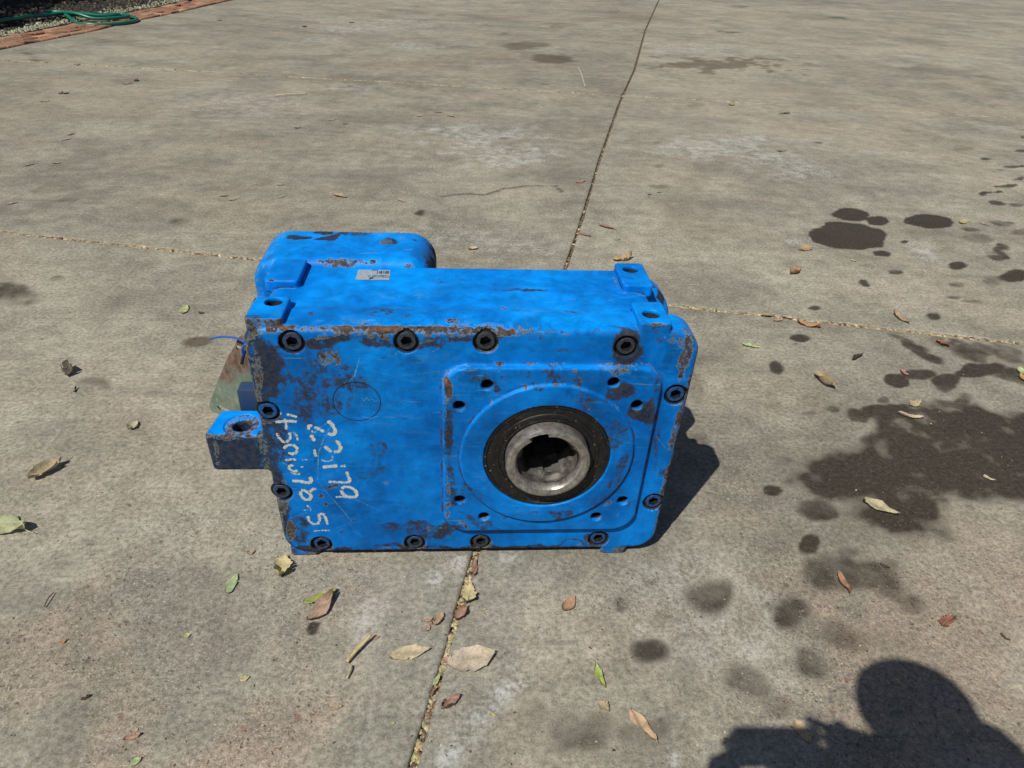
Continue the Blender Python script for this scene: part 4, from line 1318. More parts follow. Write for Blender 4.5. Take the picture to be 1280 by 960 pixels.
for pts_, w_, fd, cr in STROKES:
    q = np.array([(cr1 if cr == 1 else cr2)(*p_) for p_ in pts_])
    # resample smoothly
    d = np.r_[0, np.cumsum(np.linalg.norm(np.diff(q, axis=0), axis=1))]
    tt = np.linspace(0, d[-1], max(4, int(d[-1] / 1.1)))
    if len(q) > 2:
        qs = q.copy()
        xx, yy = np.interp(tt, d, qs[:, 0]), np.interp(tt, d, qs[:, 1])
        ker = np.array([1, 2, 3, 2, 1.]) / 9
        if len(tt) > 8:
            xp = np.r_[[xx[0]] * 2, xx, [xx[-1]] * 2]
            yp = np.r_[[yy[0]] * 2, yy, [yy[-1]] * 2]
            xx, yy = np.convolve(xp, ker, 'valid'), np.convolve(yp, ker, 'valid')
    else:
        xx, yy = np.interp(tt, d, q[:, 0]), np.interp(tt, d, q[:, 1])
    P3 = np.array([on_plane(a, b_, 1, -.0018)[[0, 2]] for a, b_ in zip(xx, yy)])
    dr = np.gradient(P3, axis=0)
    dr /= np.maximum(np.linalg.norm(dr, axis=1, keepdims=True), 1e-9)
    nr = np.column_stack([-dr[:, 1], dr[:, 0]])
    wu = w_ / 2 / 134. * (.72 + .5 * rng.random(len(P3)))
    wu[0] *= .6
    wu[-1] *= .6
    k = len(V)
    for i in range(len(P3)):
        for s_ in (-1, 0, 1):
            c2 = P3[i] + nr[i] * wu[i] * s_
            V.append((c2[0], -.0018 - .0002 * (len(F) % 7), c2[1]))
            FD.append(fd - (.10 if s_ else -.02))
    for i in range(len(P3) - 1):
        for s_ in (0, 1):
            a = k + i * 3 + s_
            F.append((a, a + 1, a + 4, a + 3))
me = np_mesh('handwritten_number', V, F, False)
attr(me, 'fade', FD)
link_mesh('handwritten_number', me, M_WHITE, box)

# pale scratches across the cover, thin and slightly proud flakes of chalky paint
V, F, FD = [], [], []
SCR = [([(415, 530), (405, 548), (398, 566), (397, 600)], 1.6, -.09), ([(415, 525), (396, 537), (388, 550)], 2.0, -.09), ([(395, 600), (430, 640), (440, 652)], 1., -.08), ([(402, 598), (440, 622), (478, 640)], .9, -.08), ([(362, 648), (384, 640)], 1., -.02), ([(420, 660), (456, 650)], .9, -.08), ([(432, 650), (470, 690)], .8, -.1),
       ([(450, 447), (443, 470), (436, 478)], 2., -.08), ([(452, 520), (462, 523), (474, 520)], 1., .02), ([(452, 497), (455, 501), (458, 497), (462, 501), (464, 498), (470, 503)], .9, -.02), ([(352, 577), (360, 582), (366, 588)], 2.6, -.06), ([(540, 440), (548, 436)], 1.2, -.06), ([(716, 470), (722, 500), (730, 520)], .8, -.1), ([(500, 470), (560, 463)], .8, -.1), ([(455, 460), (520, 478)], .7, -.12), ([(820, 545), (832, 560)], 1., -.05)]
for pts_, w_, fd in SCR:
    P3 = np.array([on_plane(a, b_, 1, -.001)[[0, 2]] for a, b_ in pts_])
    dr = np.gradient(P3, axis=0)
    dr /= np.linalg.norm(dr, axis=1, keepdims=True)
    nr = np.column_stack([-dr[:, 1], dr[:, 0]])
    k = len(V)
    for i in range(len(P3)):
        w2 = w_ / 2 / 140. * (.4 if i in (0, len(P3) - 1) else 1)
        for s_ in (-1, 1):
            c2 = P3[i] + nr[i] * w2 * s_
            V.append((c2[0], -.0012, c2[1]))
            FD.append(fd)
    for i in range(len(P3) - 1):
        F.append((k + 2 * i, k + 2 * i + 1, k + 2 * i + 3, k + 2 * i + 2))
me = np_mesh('scratch_mark', V, F, False)
attr(me, 'fade', FD)
t = NT('scratched_paint')
nn = t.noise(t.obj(), 120, 5, .75)
b = t.n('ShaderNodeBsdfPrincipled')
b.inputs['Base Color'].default_value = (.12, .40, .62, 1)
b.inputs['Roughness'].default_value = .7
tr = t.n('ShaderNodeBsdfTransparent')
mx = t.n('ShaderNodeMixShader')
t.set(mx.inputs[0], t.ss(t.math('ADD', nn, t.at('fade')), .3, .52, 0, .75))
t.t.links.new(tr.outputs[0], mx.inputs[1])
t.t.links.new(b.outputs[0], mx.inputs[2])
t.t.links.new(mx.outputs[0], t.out.inputs[0])
so = link_mesh('scratch_mark', me, t.m, box)
so['kind'] = 'stuff'


# ---- flat plates with holes
def plate(name, outer, holes, y0, th, mat, parent):
    bm = bmesh.new()
    edges = []
    for loop in [outer] + holes:
        vs = [bm.verts.new((q[0], y0, q[1])) for q in loop]
        edges += [bm.edges.new((vs[i], vs[(i + 1) % len(vs)])) for i in range(len(vs))]
    bmesh.ops.triangle_fill(bm, edges=edges, use_beauty=True)
    ex = bmesh.ops.extrude_face_region(bm, geom=bm.faces[:])
    for v in [g for g in ex['geom'] if isinstance(g, bmesh.types.BMVert)]:
        v.co.y += th
    bmesh.ops.recalc_face_normals(bm, faces=bm.faces[:])
    bm.verts.index_update()
    V_ = [tuple(v.co) for v in bm.verts]
    F_ = [tuple(v.index for v in f_.verts) for f_ in bm.faces]
    bm.free()
    return V_, F_


gy = .55
gq = lambda px, py: on_plane(px, py, 1, gy)[[0, 2]]
outer = [gq(*q) for q in [(301, 420.5), (305, 421.5), (318, 432), (330, 470), (330, 522), (318, 534), (289, 524.5), (264, 513.5), (261.5, 508.5), (262.5, 503), (271, 479), (284, 448), (293, 433.5), (297, 423)]]
hl = gq(298.5, 435)
holes = [[hl + .022 * np.array([math.cos(a), math.sin(a)]) for a in np.linspace(0, 2 * math.pi, 12, endpoint=False)],
         [gq(*q) for q in [(271, 508), (274, 506.5), (292, 515), (296, 519.5), (292, 520.5), (275, 512.5)]]]
gv_, gf_ = plate('guard_plate', outer, holes, gy, .022, M_GUARD, box)
# the plate leans back: shear its top away
me = np_mesh('guard_plate', gv_, gf_, False)
link_mesh('guard_plate', me, M_GUARD, box)


def box_part(name, c, h, mat, parent, bev=.015):
    bm = bmesh.new()
    bmesh.ops.create_cube(bm, size=2)
    for v in bm.verts: v.co = Vector(c) + Vector((v.co.x * h[0], v.co.y * h[1], v.co.z * h[2]))
    bmesh.ops.bevel(bm, geom=bm.edges[:], offset=bev, segments=2, affect='EDGES', profile=.6)
    bm.verts.index_update()
    V_ = [tuple(v.co) for v in bm.verts]
    F_ = [tuple(v.index for v in f_.verts) for f_ in bm.faces]
    bm.free()
    me = np_mesh(name, V_, F_)
    me.set_sharp_from_angle(angle=math.radians(30))
    return link_mesh(name, me, mat, parent)


M_PLAIN = mat_simple('dark_blue_paint', (.006, .04, .12), (.03, .045, .06), 30, .6)
box_part('guard_bracket', (-1.60, .47, .20), (.18, .07, .12), M_PLAIN, box)
box_part('guard_bracket', (-1.58, .66, .5), (.14, .085, .2), M_PLAIN, box)


def tube(name, pts_, r, mat, parent=None, n=8, smooth_n=6, caps=True):
    P = np.array(pts_, float)
    d = np.r_[0, np.cumsum(np.linalg.norm(np.diff(P, axis=0), axis=1))]
    # Catmull-Rom
    Q = np.vstack([2 * P[0] - P[1], P, 2 * P[-1] - P[-2]])
    C = []
    for i in range(1, len(Q) - 2):
        for u_ in np.linspace(0, 1, smooth_n, endpoint=False):
            p0, p1, p2, p3 = Q[i - 1:i + 3]
            C.append(.5 * ((2 * p1) + (p2 - p0) * u_ + (2 * p0 - 5 * p1 + 4 * p2 - p3) * u_ ** 2 + (3 * p1 - p0 - 3 * p2 + p3) * u_ ** 3))
    C.append(P[-1])
    C = np.array(C)
    Tn = np.gradient(C, axis=0)
    Tn /= np.maximum(np.linalg.norm(Tn, axis=1, keepdims=True), 1e-9)
    up = np.array([0, 0, 1.]) if abs(Tn[0][2]) < .9 else np.array([1., 0, 0])
    V_, F_ = [], []
    a = np.cross(Tn[0], up)
    for i in range(len(C)):
        a = a - Tn[i] * (a @ Tn[i])
        a /= np.linalg.norm(a)
        b_ = np.cross(Tn[i], a)
        rr = r if np.isscalar(r) else np.interp(i / (len(C) - 1), np.linspace(0, 1, len(r)), r)
        for k in range(n):
            an = 2 * math.pi * k / n
            V_.append(C[i] + rr * (a * math.cos(an) + b_ * math.sin(an)))
    for i in range(len(C) - 1):
        for k in range(n):
            k2 = (k + 1) % n
            F_.append((i * n + k, i * n + k2, (i + 1) * n + k2, (i + 1) * n + k))
    if caps:
        F_.append(tuple(range(n))[::-1])
        F_.append(tuple((len(C) - 1) * n + k for k in range(n)))
    me = np_mesh(name, V_, F_)
    return link_mesh(name, me, mat, parent)


def py_(px, py, y): return on_plane(px, py, 1, y)


tube('cable', [py_(320, 440, .52), py_(306, 428, .45), py_(296, 423, .5), py_(283, 421, .55), py_(272, 421.5, .6), py_(263, 423.5, .65)], .0085, M_CABLE, box)
tube('cable', [py_(306, 438, .40), py_(304, 446, .38), py_(302, 455, .37)], .012, M_BLACKWIRE, box)
tube('cable', [py_(307, 430, .30), py_(303, 436, .33), py_(304, 444, .34)], .010, M_CABLE, box)


# ------------------------------------------------------------------ leaves
TAN, BEIGE, PINK, ORNG, BROWN_, RUSS, YEL, PGRN, LIME, DARK, GREY = (.44, .33, .19), (.47, .40, .26), (.46, .28, .18), (.42, .24, .09), (.24, .14, .08), (.26, .10, .06), (.50, .46, .20), (.36, .45, .20), (.33, .40, .07), (.07, .05, .035), (.38, .33, .26)


def leaf(px1, py1, px2, py2, ratio, curl, col, label, torn=0.0, stem=0.0, lift=.0, name='fallen_leaf', cat='leaf', ang_u=None, grp='fallen leaves on the concrete', base=.012, seed=None):
    """a leaf lying from one spot to another: outline, fold along the rib, curl, crumple"""
    r_ = np.random.default_rng(seed if seed is not None else int(px1 * 7 + py1 * 13))
    a, b_ = gp(px1, py1), gp(px2, py2)
    ax = b_ - a
    L = np.linalg.norm(ax[:2])
    dx = ax[:2] / L
    dy = np.array([-dx[1], dx[0]])
    nu, nv = 15, 7
    ph = r_.uniform(0, 6, 6)
    V_, UV, keep = [], [], []
    for i in range(nu):
        t_ = i / (nu - 1)
        w = (math.sin(math.pi * t_ ** .8) ** .75 + .03) * ratio * L / 2
        w *= 1 + .10 * math.sin(9 * t_ + ph[0]) + torn * .35 * r_.normal(0, .5)
        w2 = w * (1 + .12 * math.sin(13 * t_ + ph[1]) + torn * .4 * r_.normal(0, .5))
        sway = .07 * L * math.sin(2.5 * t_ + ph[2])
        for j in range(nv):
            v_ = j / (nv - 1) * 2 - 1
            ww = w if v_ < 0 else w2
            y = v_ * ww + sway
            x = (t_ - .5) * L
            h = curl * ratio * L * .55 * (v_ * v_) * (.6 + .5 * math.sin(3 * t_ + ph[3])) + curl * L * .16 * (2 * t_ - 1) ** 2
            h += curl * L * .08 * math.sin(7 * t_ + 4 * v_ + ph[4]) + L * .02 * r_.normal(0, .45) * min(1, curl * 2 + .2)
            h += lift * L * (.5 + .5 * v_)
            shrink = 1 - .45 * curl * v_ * v_
            y = sway + (y - sway) * shrink
            V_.append((x, y, h))
            UV.append((t_, j / (nv - 1)))
    F_ = []
    for i in range(nu - 1):
        for j in range(nv - 1):
            if torn and (j in (0, nv - 2)) and r_.random() < torn * .5: continue
            q = (i * nv + j, (i + 1) * nv + j, (i + 1) * nv + j + 1, i * nv + j + 1)
            F_.append(q)
    V_ = np.array(V_)
    V_[:, 2] -= V_[:, 2].min()
    V_[:, 2] += base * .6
    if stem:
        k = len(V_)
        x0 = .49 * L
        st = []
        for i in range(5):
            t_ = i / 4
            for s_ in (-1, 1):
                st.append((x0 + t_ * stem * L, s_ * .011 * L + .1 * L * stem * t_ * t_ + V_[(nu - 1) * nv + 3][1], V_[(nu - 1) * nv + 3][2] * (1 - .4 * t_) + .12 * stem * L * t_))
        V_ = np.vstack([V_, st])
        UV += [(1, .5)] * 10
        for i in range(4): F_.append((k + 2 * i, k + 2 * i + 2, k + 2 * i + 3, k + 2 * i + 1))
    mid = (a + b_) / 2
    Wd = np.empty_like(V_)
    Wd[:, 0] = V_[:, 0] * dx[0] + V_[:, 1] * dy[0]
    Wd[:, 1] = V_[:, 0] * dx[1] + V_[:, 1] * dy[1]
    Wd[:, 2] = V_[:, 2]
    me = bpy.data.meshes.new(name)
    me.from_pydata([tuple(v * S) for v in Wd], [], F_)
    uvl = me.uv_layers.new(name='UVMap')
    for lp in me.loops: uvl.data[lp.index].uv = UV[lp.vertex_index]
    me.polygons.foreach_set('use_smooth', [True] * len(me.polygons))
    me.materials.append(M_LEAF)
    o = bpy.data.objects.new(name, me)
    o.location = W(mid[0], mid[1], -GZ)
    COL.objects.link(o)
    o.color = (*[c_ * r_.uniform(.92, 1.06) for c_ in col], 1)
    return tag(o, label, cat, grp)


LV = [
    # x1,y1,x2,y2, width ratio, curl, colour, label, torn, stem
    (39, 604, 77, 578, .52, .55, TAN, 'large tan curled leaf with a thin dark stem, left of the gearbox lug', .1, .25),
    (82, 473, 90, 459, .85, .9, GREY, 'small crumpled grey-beige leaf high on the left, above the tan leaf', .4, 0),
    (160, 539, 173, 528, .75, .5, BEIGE, 'small beige folded leaf scrap between the left edge and the lug', .5, 0),
    (227, 393, 235, 383, .55, .25, PGRN, 'tiny pale green oblong leaf scrap left of the top bolt pads', .3, 0),
    (-4, 652, 31, 668, .78, .5, PGRN, 'large pale green leaf with dark stem at the left edge of the yard', .2, .25),
    (309, 693, 319, 689, .8, .4, TAN, 'tiny round tan leaf scrap just left of the gearbox foot', .3, 0),
    (348, 724, 360, 697, .85, .55, YEL, 'crumpled yellow-green leaf right below the left gearbox foot', .6, 0),
    (285, 744, 298, 719, .45, .3, PGRN, 'slim pale green leaf left of the crumpled yellow-green one', .2, 0),
    (382, 777, 418, 745, .52, .5, (.40, .27, .17), 'brown folded leaf lying over a green one, below the gearbox foot', .1, .05),
    (380, 756, 420, 738, .40, .3, LIME, 'yellow-green leaf half hidden under the brown folded leaf', .2, 0),
    (73, 806, 84, 800, .7, .4, ORNG, 'tiny orange-tan leaf scrap alone in the lower left', .4, 0),
    (229, 798, 239, 794, .8, .25, YEL, 'small round pale yellow leaf left of the broken stick', .1, 0),
    (299, 850, 312, 847, .7, .25, YEL, 'small oval cream leaf in the rough patch at lower left', .1, 0),
    (155, 928, 177, 919, .55, .6, PINK, 'torn pinkish tan leaf near the bottom left corner', .6, 0),
    (164, 958, 177, 948, .75, .2, PGRN, 'pale green leaf scrap at the bottom edge on the left', .2, 0),
    (168, 915, 173, 911, .8, .2, YEL, 'tiny yellow leaf crumb above the torn pinkish leaf', .2, 0),
    (157, 884, 163, 881, .6, .2, BEIGE, 'tiny beige leaf crumb above the bottom left scraps', .2, 0),
    (412, 886, 428, 883, .4, .3, TAN, 'flattened tan leaf sliver left of the long joint at the bottom', .3, 0),
    (579, 758, 588, 731, .75, .45, YEL, 'pale yellow crumpled leaf caught in the joint below the gearbox', .6, 0),
    (585, 752, 594, 742, .8, .4, (.46, .38, .2), 'small buff leaf scrap beside the pale yellow leaf in the joint', .4, 0),
    (568, 777, 582, 762, .85, .7, (.33, .19, .11), 'crumpled reddish brown leaf in the joint under the yellow one', .4, 0),
    (590, 722, 593, 700, .35, .5, (.27, .15, .1), 'narrow brown leaf stuck in the joint nearest the gearbox', .3, 0),
    (541, 784, 553, 768, .6, .5, PINK, 'pinkish brown leaf fragment left of the joint, largest of three', .5, 0),
    (530, 778, 541, 773, .6, .4, PINK, 'small pinkish leaf fragment at the left of the group by the joint', .5, 0),
    (532, 790, 537, 781, .7, .4, PINK, 'lowest tiny pinkish leaf fragment of the group by the joint', .5, 0),
    (486, 827, 538, 813, .42, .30, (.52, .42, .24), 'long cream oval leaf with notched edge left of the joint', .15, 0),
    (560, 836, 617, 815, .62, .22, (.46, .40, .27), 'large pale beige cracked leaf right of the joint', .35, .06),
    (551, 828, 567, 826, .6, .4, PINK, 'small pink leaf scrap bridging the joint and the cracked leaf', .4, 0),
    (543, 858, 549, 845, .5, .3, PGRN, 'small green leaf lying inside the joint near the bottom', .2, 0),
    (537, 872, 545, 861, .5, .6, BROWN_, 'small brown curled leaf lying inside the joint near the bottom', .2, 0),
    (551, 889, 576, 874, .60, .8, (.33, .20, .13), 'curled brown leaf right of the joint near the bottom', .5, 0),
    (701, 765, 719, 748, .60, .5, (.42, .25, .13), 'orange-brown ribbed leaf below the output flange', .1, 0),
    (745, 832, 757, 862, .32, .5, LIME, 'slender bright lime leaf standing out right of the joint', .1, 0),
    (747, 880, 761, 891, .75, .5, TAN, 'torn tan leaf piece below the slender lime leaf', .5, 0),
    (788, 889, 817, 931, .38, .45, (.50, .33, .19), 'long salmon-tan leaf at the bottom right of centre', .1, .05),
    (612, 893, 620, 895, .7, .3, YEL, 'tiny yellow leaf crumb beside the white scrape', .1, 0),
    (601, 764, 609, 762, .35, .3, YEL, 'tiny yellow leaf sliver right of the joint below the gearbox', .1, 0),
    (489, 907, 493, 903, .8, .3, YEL, 'tiny yellow leaf crumb left of the joint near the bottom', .1, 0),
    (1019, 469, 1041, 489, .48, .75, (.38, .27, .16), 'curled brown leaf right of the gearbox, above the big oil stain', .1, .1),
    (996, 403, 1024, 412, .45, .5, ORNG, 'orange-brown leaf just below the cross joint on the right', .4, 0),
    (950, 394, 968, 397, .35, .5, ORNG, 'orange-brown leaf lying in the cross joint on the right', .4, 0),
    (966, 401, 978, 401, .45, .4, PINK, 'small pinkish leaf under the cross joint on the right', .3, 0),
    (977, 396, 992, 398, .4, .4, BEIGE, 'small beige leaf in the cross joint on the right', .3, 0),
    (927, 431, 949, 436, .4, .3, PGRN, 'pale green leaf scrap right of the gearbox top corner', .5, 0),
    (1171, 426, 1185, 435, .6, .6, RUSS, 'reddish brown curled leaf at the head of the oil drips', .3, 0),
    (1125, 464, 1136, 470, .7, .5, (.36, .17, .11), 'small reddish leaf on a round oil spot', .4, 0),
    (1136, 508, 1150, 503, .6, .5, TAN, 'small torn tan leaf just above the big oil stain', .5, 0),
    (1121, 517, 1154, 524, .30, .4, BEIGE, 'long beige pointed leaf on the upper rim of the big oil stain', .1, 0),
    (1077, 629, 1122, 646, .50, .45, (.46, .36, .22), 'large tan leaf on the lower lobe of the big oil stain', .15, .05),
    (1228, 595, 1243, 602, .5, .4, BEIGE, 'small beige leaf scrap on the right of the big oil stain', .4, 0),
    (1273, 462, 1284, 471, .8, .5, PGRN, 'pale green leaf at the right edge of the yard', .3, 0),
    (1274, 470, 1284, 479, .6, .6, ORNG, 'orange curled leaf tucked beneath the green one at the right edge', .3, 0),
    (1117, 393, 1134, 406, .3, .7, (.36, .25, .14), 'thin curled brown leaf just above the cross joint far right', .2, .1),
    (1063, 451, 1079, 446, .28, .7, DARK, 'thin dark curled leaf between the gearbox and the oil drips', .2, .1),
    (1048, 718, 1059, 745, .36, .65, (.34, .18, .09), 'narrow rusty brown curled leaf below the big oil stain', .1, 0),
    (995, 903, 1012, 930, .62, .3, (.50, .32, .17), 'broad orange-tan leaf half inside the shadow at the bottom', .1, .05),
    (1177, 784, 1191, 773, .6, .3, RUSS, 'flat rust-red leaf scrap above the head shadow on the right', .4, 0),
    (1250, 793, 1262, 802, .4, .5, DARK, 'small black leaf scrap above the shadow near the right edge', .3, 0),
    (1099, 706, 1112, 711, .5, .5, DARK, 'small dark leaf scrap below the big oil stain', .3, 0),
    (1118, 848, 1128, 859, .4, .5, BEIGE, 'small pale leaf inside the head shadow', .3, 0),
    (1000, 314, 1015, 309, .85, .6, (.50, .30, .09), 'bright orange-yellow leaf below the largest round oil spot', .3, 0),
    (985, 343, 1001, 338, .6, .6, (.44, .27, .15), 'orange-tan leaf lower left of the round oil spots', .4, 0),
    (1063, 325, 1070, 328, .7, .3, PGRN, 'tiny green leaf scrap below the round oil spots', .4, 0),
    (1199, 280, 1211, 276, .7, .5, YEL, 'yellow-green leaf at the right end of the long oil spot', .4, 0),
    (1222, 279, 1238, 283, .35, .5, TAN, 'thin tan leaf right of the yellow-green one by the oil spots', .2, 0),
    (745, 282, 772, 287, .38, .7, RUSS, 'reddish brown curled leaf right of the long joint beyond the gearbox', .3, .1),
    (719, 291, 743, 296, .3, .6, (.3, .12, .07), 'thin red-brown leaf lying across the joint beyond the gearbox', .3, 0),
    (767, 300, 776, 299, .6, .4, TAN, 'tiny tan leaf below the reddish curled one', .3, 0),
    (766, 327, 788, 323, .6, .7, (.42, .30, .14), 'dry brown leaf peeping out behind the rear right pad', .5, .1),
    (414, 244, 434, 248, .55, .6, (.45, .29, .12), 'orange-tan leaf beyond the motor adapter', .2, 0),
    (494, 250, 510, 253, .5, .5, TAN, 'faded tan leaf beyond the motor adapter on the right', .3, 0),
    (585, 313, 598, 311, .6, .4, BEIGE, 'pale leaf just beyond the gearbox top', .4, 0),
    (719, 229, 731, 226, .6, .4, ORNG, 'small orange leaf left of the long joint', .3, 0),
    (555, 145, 573, 147, .35, .6, (.4, .28, .12), 'thin ochre leaf in the middle distance', .3, .1),
    (519, 146, 530, 145, .5, .5, (.55, .5, .4), 'small whitish leaf beside the ochre one', .3, 0),
    (541, 141, 556, 141, .25, .6, DARK, 'thin dark leaf left of the ochre one', .3, 0),
    (6, 256, 23, 253, .5, .4, (.52, .42, .28), 'pale tan leaf at the left edge above the cross joint', .2, 0),
    (27, 208, 45, 205, .38, .6, GREY, 'grey-tan long leaf on the far left', .2, 0),
    (65, 205, 77, 203, .6, .5, PGRN, 'pale green leaf right of the grey-tan long one', .3, 0),
    (74, 176, 91, 174, .45, .5, (.50, .44, .34), 'whitish leaf on the far left slab', .2, 0),
    (82, 170, 95, 167, .35, .7, BROWN_, 'brown curled leaf right above the whitish one', .2, 0),
    (49, 128, 63, 126, .45, .6, (.35, .28, .1), 'mottled ochre leaf on the far left slab', .4, 0),
    (152, 106, 167, 104, .5, .5, PINK, 'pinkish leaf on the far left slab right of the ochre one', .4, 0),
    (167, 102, 174, 100, .8, .8, DARK, 'round black leaf beside the pinkish one', .1, 0),
    (164, 138, 176, 137, .5, .3, (.55, .5, .4), 'pale flat leaf in the left middle distance', .2, 0),
    (274, 246, 287, 245, .5, .7, BROWN_, 'brown half of the leaf pair left of the motor adapter', .4, 0),
    (283, 251, 301, 248, .45, .5, (.48, .42, .3), 'cream half of the leaf pair left of the motor adapter', .3, 0),
    (345, 232, 357, 231, .3, .6, BROWN_, 'thin brown leaf above and left of the motor adapter', .3, 0),
    (346, 248, 358, 246, .4, .5, (.5, .42, .3), 'pale cream leaf nearest the motor adapter on its far side', .3, 0),
    (368, 161, 376, 159, .6, .6, ORNG, 'orange-tan leaf in the middle distance on the left', .3, 0),
    (409, 151, 420, 149, .4, .5, (.5, .45, .34), 'pale leaf beside the orange-tan one in the middle distance', .3, 0),
    (94, 82, 102, 81, .8, .8, DARK, 'dark round leaf on the cross joint near the brick edging', .1, 0),
    (74, 118, 79, 116, .8, .8, DARK, 'left one of two tiny black leaves on the far left slab', .1, 0),
    (80, 118, 86, 116, .8, .8, DARK, 'right one of two tiny black leaves on the far left slab', .1, 0),
    (433, 108, 442, 107, .6, .5, TAN, 'small tan leaf on the far cross joint', .3, 0),
    (911, 132, 917, 130, .8, .4, ORNG, 'tiny orange leaf right of the long joint far off', .2, 0),
    (972, 190, 984, 189, .45, .6, BROWN_, 'brown leaf in the right middle distance', .2, 0),
    (978, 142, 988, 141, .5, .5, (.16, .11, .07), 'dark brown leaf far off on the right', .2, 0),
    (820, 241, 829, 241, .4, .6, DARK, 'black leaf scrap right of the long joint beyond the gearbox', .2, 0),
    (809, 244, 815, 243, .5, .6, DARK, 'smaller black leaf scrap beside it, nearer the joint', .2, 0),
    (272, 26, 278, 25, .8, .7, (.3, .22, .14), 'small brown leaf near the brick edging', .2, 0),
    (437, 29, 442, 28, .8, .8, DARK, 'tiny black leaf far off in the pale streak', .1, 0),
    (377, 34, 384, 33, .8, .7, BROWN_, 'tiny brown leaf far off left of the pale streak', .1, 0),
    (249, 394, 255, 391, .8, .8, GREY, 'tiny grey leaf crumb right of the pale green scrap', .5, 0),
    (92, 492, 97, 485, .3, .7, DARK, 'tiny black leaf sliver below the crumpled grey-beige leaf', .2, 0),
    (102, 877, 114, 870, .5, .6, (.09, .04, .035), 'tiny purplish black leaf scrap in the lower left', .4, 0),
    (1190, 776, 1196, 771, .3, .4, DARK, 'tiny dark sliver touching the rust-red leaf scrap', .2, 0),
    (322, 580, 333, 586, .5, .4, YEL, 'small straw leaf tucked under the lug', .3, 0),
]
for r in LV:
    r = list(r)
    far_ = gp(r[0], r[1])[1]
    if far_ > 7:
        r[4] *= .72
        r[5] *= .4
        mx_, my_ = (r[0] + r[2]) / 2, (r[1] + r[3]) / 2
        r[0], r[2] = mx_ + (r[0] - mx_) * .85, mx_ + (r[2] - mx_) * .85
        r[6] = tuple(.6 * c_ + .4 * g_ for c_, g_ in zip(r[6], (.28, .25, .2)))
    gy_ = sum(r[6]) / 3
    r[6] = tuple(c_ * .84 + gy_ * .16 + .01 for c_ in r[6])
    leaf(*r[:8], torn=r[8], stem=r[9])


def twig(name, pts_px, r, col, label, cat='twig', bark_scale=1):
    P = [gp(x, y, r + .012 + hh) for x, y, hh in pts_px]
    me_o = tube(name, P, [r, r * 1.05, r * .8], M_TWIG, None, 7, 4)
    me_o.color = (*col, 1)
    return tag(me_o, label, cat)


M_TWIG = mat_objcolor('dry_twig', .75, 60)
tw = twig('twig', [(434, 830, 0), (444, 819, .012), (455, 808, .014), (465, 799, .03)], .014, (.47, .37, .19), 'straw-coloured broken stick with a dark end below the gearbox')
twig('twig', [(440, 834, 0), (438, 841, .01), (434, 850, 0)], .008, (.42, .36, .22), 'short frayed end of the broken stick lying beside it')
twig('twig', [(345, 120.5, 0), (365, 119.5, .02), (384, 118.5, 0)], .016, (.5, .43, .28), 'thin pale straw lying in the left middle distance')
twig('twig', [(722, 84, 0), (727, 95, .01), (731, 109, 0)], .016, (.45, .43, .38), 'thin pale curved straw left of the long joint far off')
twig('twig', [(56, 760, 0), (62, 750, .01), (68, 742, 0)], .005, (.12, .07, .05), 'thin dark stem on the lower left slab')
leaf(465, 799, 475, 796, .5, .3, PINK, 'tiny pink leaf at the dark end of the broken stick', .3, 0)

# ------------------------------------------------------------------ hose
HR = .075
main = [(-60, 48), (-20, 42), (0, 38), (20, 34.5), (45, 30.5), (62, 27.5), (78, 25.5), (92, 24), (112, 22), (130, 20.5), (145, 20), (158, 21.5), (168, 24), (172, 26.5), (166, 29.5), (150, 31.8), (130, 32.8), (110, 32.6), (96, 31), (88, 28.5), (84, 26.2), (90, 24.5), (104, 24.2), (122, 24.4), (140, 24.2), (153, 23.2), (162, 24.6), (158, 26.6), (140, 28.2), (118, 28.6), (98, 27.4), (80, 25.6), (66, 25.2), (58, 26.8)]
P = []
for i, (x, y) in enumerate(main):
    h = HR + (.26 if i < 5 else .2 if i < 7 else .1 if i < 9 else 0)
    if 19 <= i <= 22: h += .16
    if 22 < i < 30: h += .10
    if i >= 30: h += .26
    P.append(gp(x, y, h))
ho = tube('garden_hose', P, HR, M_HOSE, None, 10, 6)
tag(ho, 'loosely coiled green garden hose lying over the brick edging', 'hose')

# ------------------------------------------------------------------ brick edging and garden bed
edging = empty('brick_edging')
tag(edging, kind='structure')
INNER_PX = [(-70, 58), (0, 45), (33, 38.5), (60, 33), (100, 25), (150, 15.5), (190, 8), (230, 0), (262, -7), (300, -15)]
INN = np.array([gp(*q)[:2] for q in INNER_PX])
EPL = np.vstack([EDGE[1] + (EDGE[0] - EDGE[1]) * .2, EDGE[1:]])


def along(poly, s):
    d = np.r_[0, np.cumsum(np.linalg.norm(np.diff(poly, axis=0), axis=1))]
    return np.array([np.interp(s, d, poly[:, 0]), np.interp(s, d, poly[:, 1])]), d[-1]


def nearest_on(poly, p):
    best = None
    for a, b_ in zip(poly[:-1], poly[1:]):
        ab = b_ - a
        t_ = np.clip(((p - a) @ ab) / (ab @ ab), 0, 1)
        q = a + t_ * ab
        d = np.linalg.norm(q - p)
        if best is None or d < best[0]: best = (d, q)
    return best[1]


def brick_mesh(L, Wd, H):
    bm = bmesh.new()
    bmesh.ops.create_cube(bm, size=1)
    for v in bm.verts: v.co = Vector((v.co.x * L, v.co.y * Wd, v.co.z * H))
    bmesh.ops.bevel(bm, geom=bm.edges[:], offset=.008, segments=1, affect='EDGES')
    me = bpy.data.meshes.new('brick')
    bm.to_mesh(me)
    bm.free()
    me.materials.append(M_BRICK)
    return me


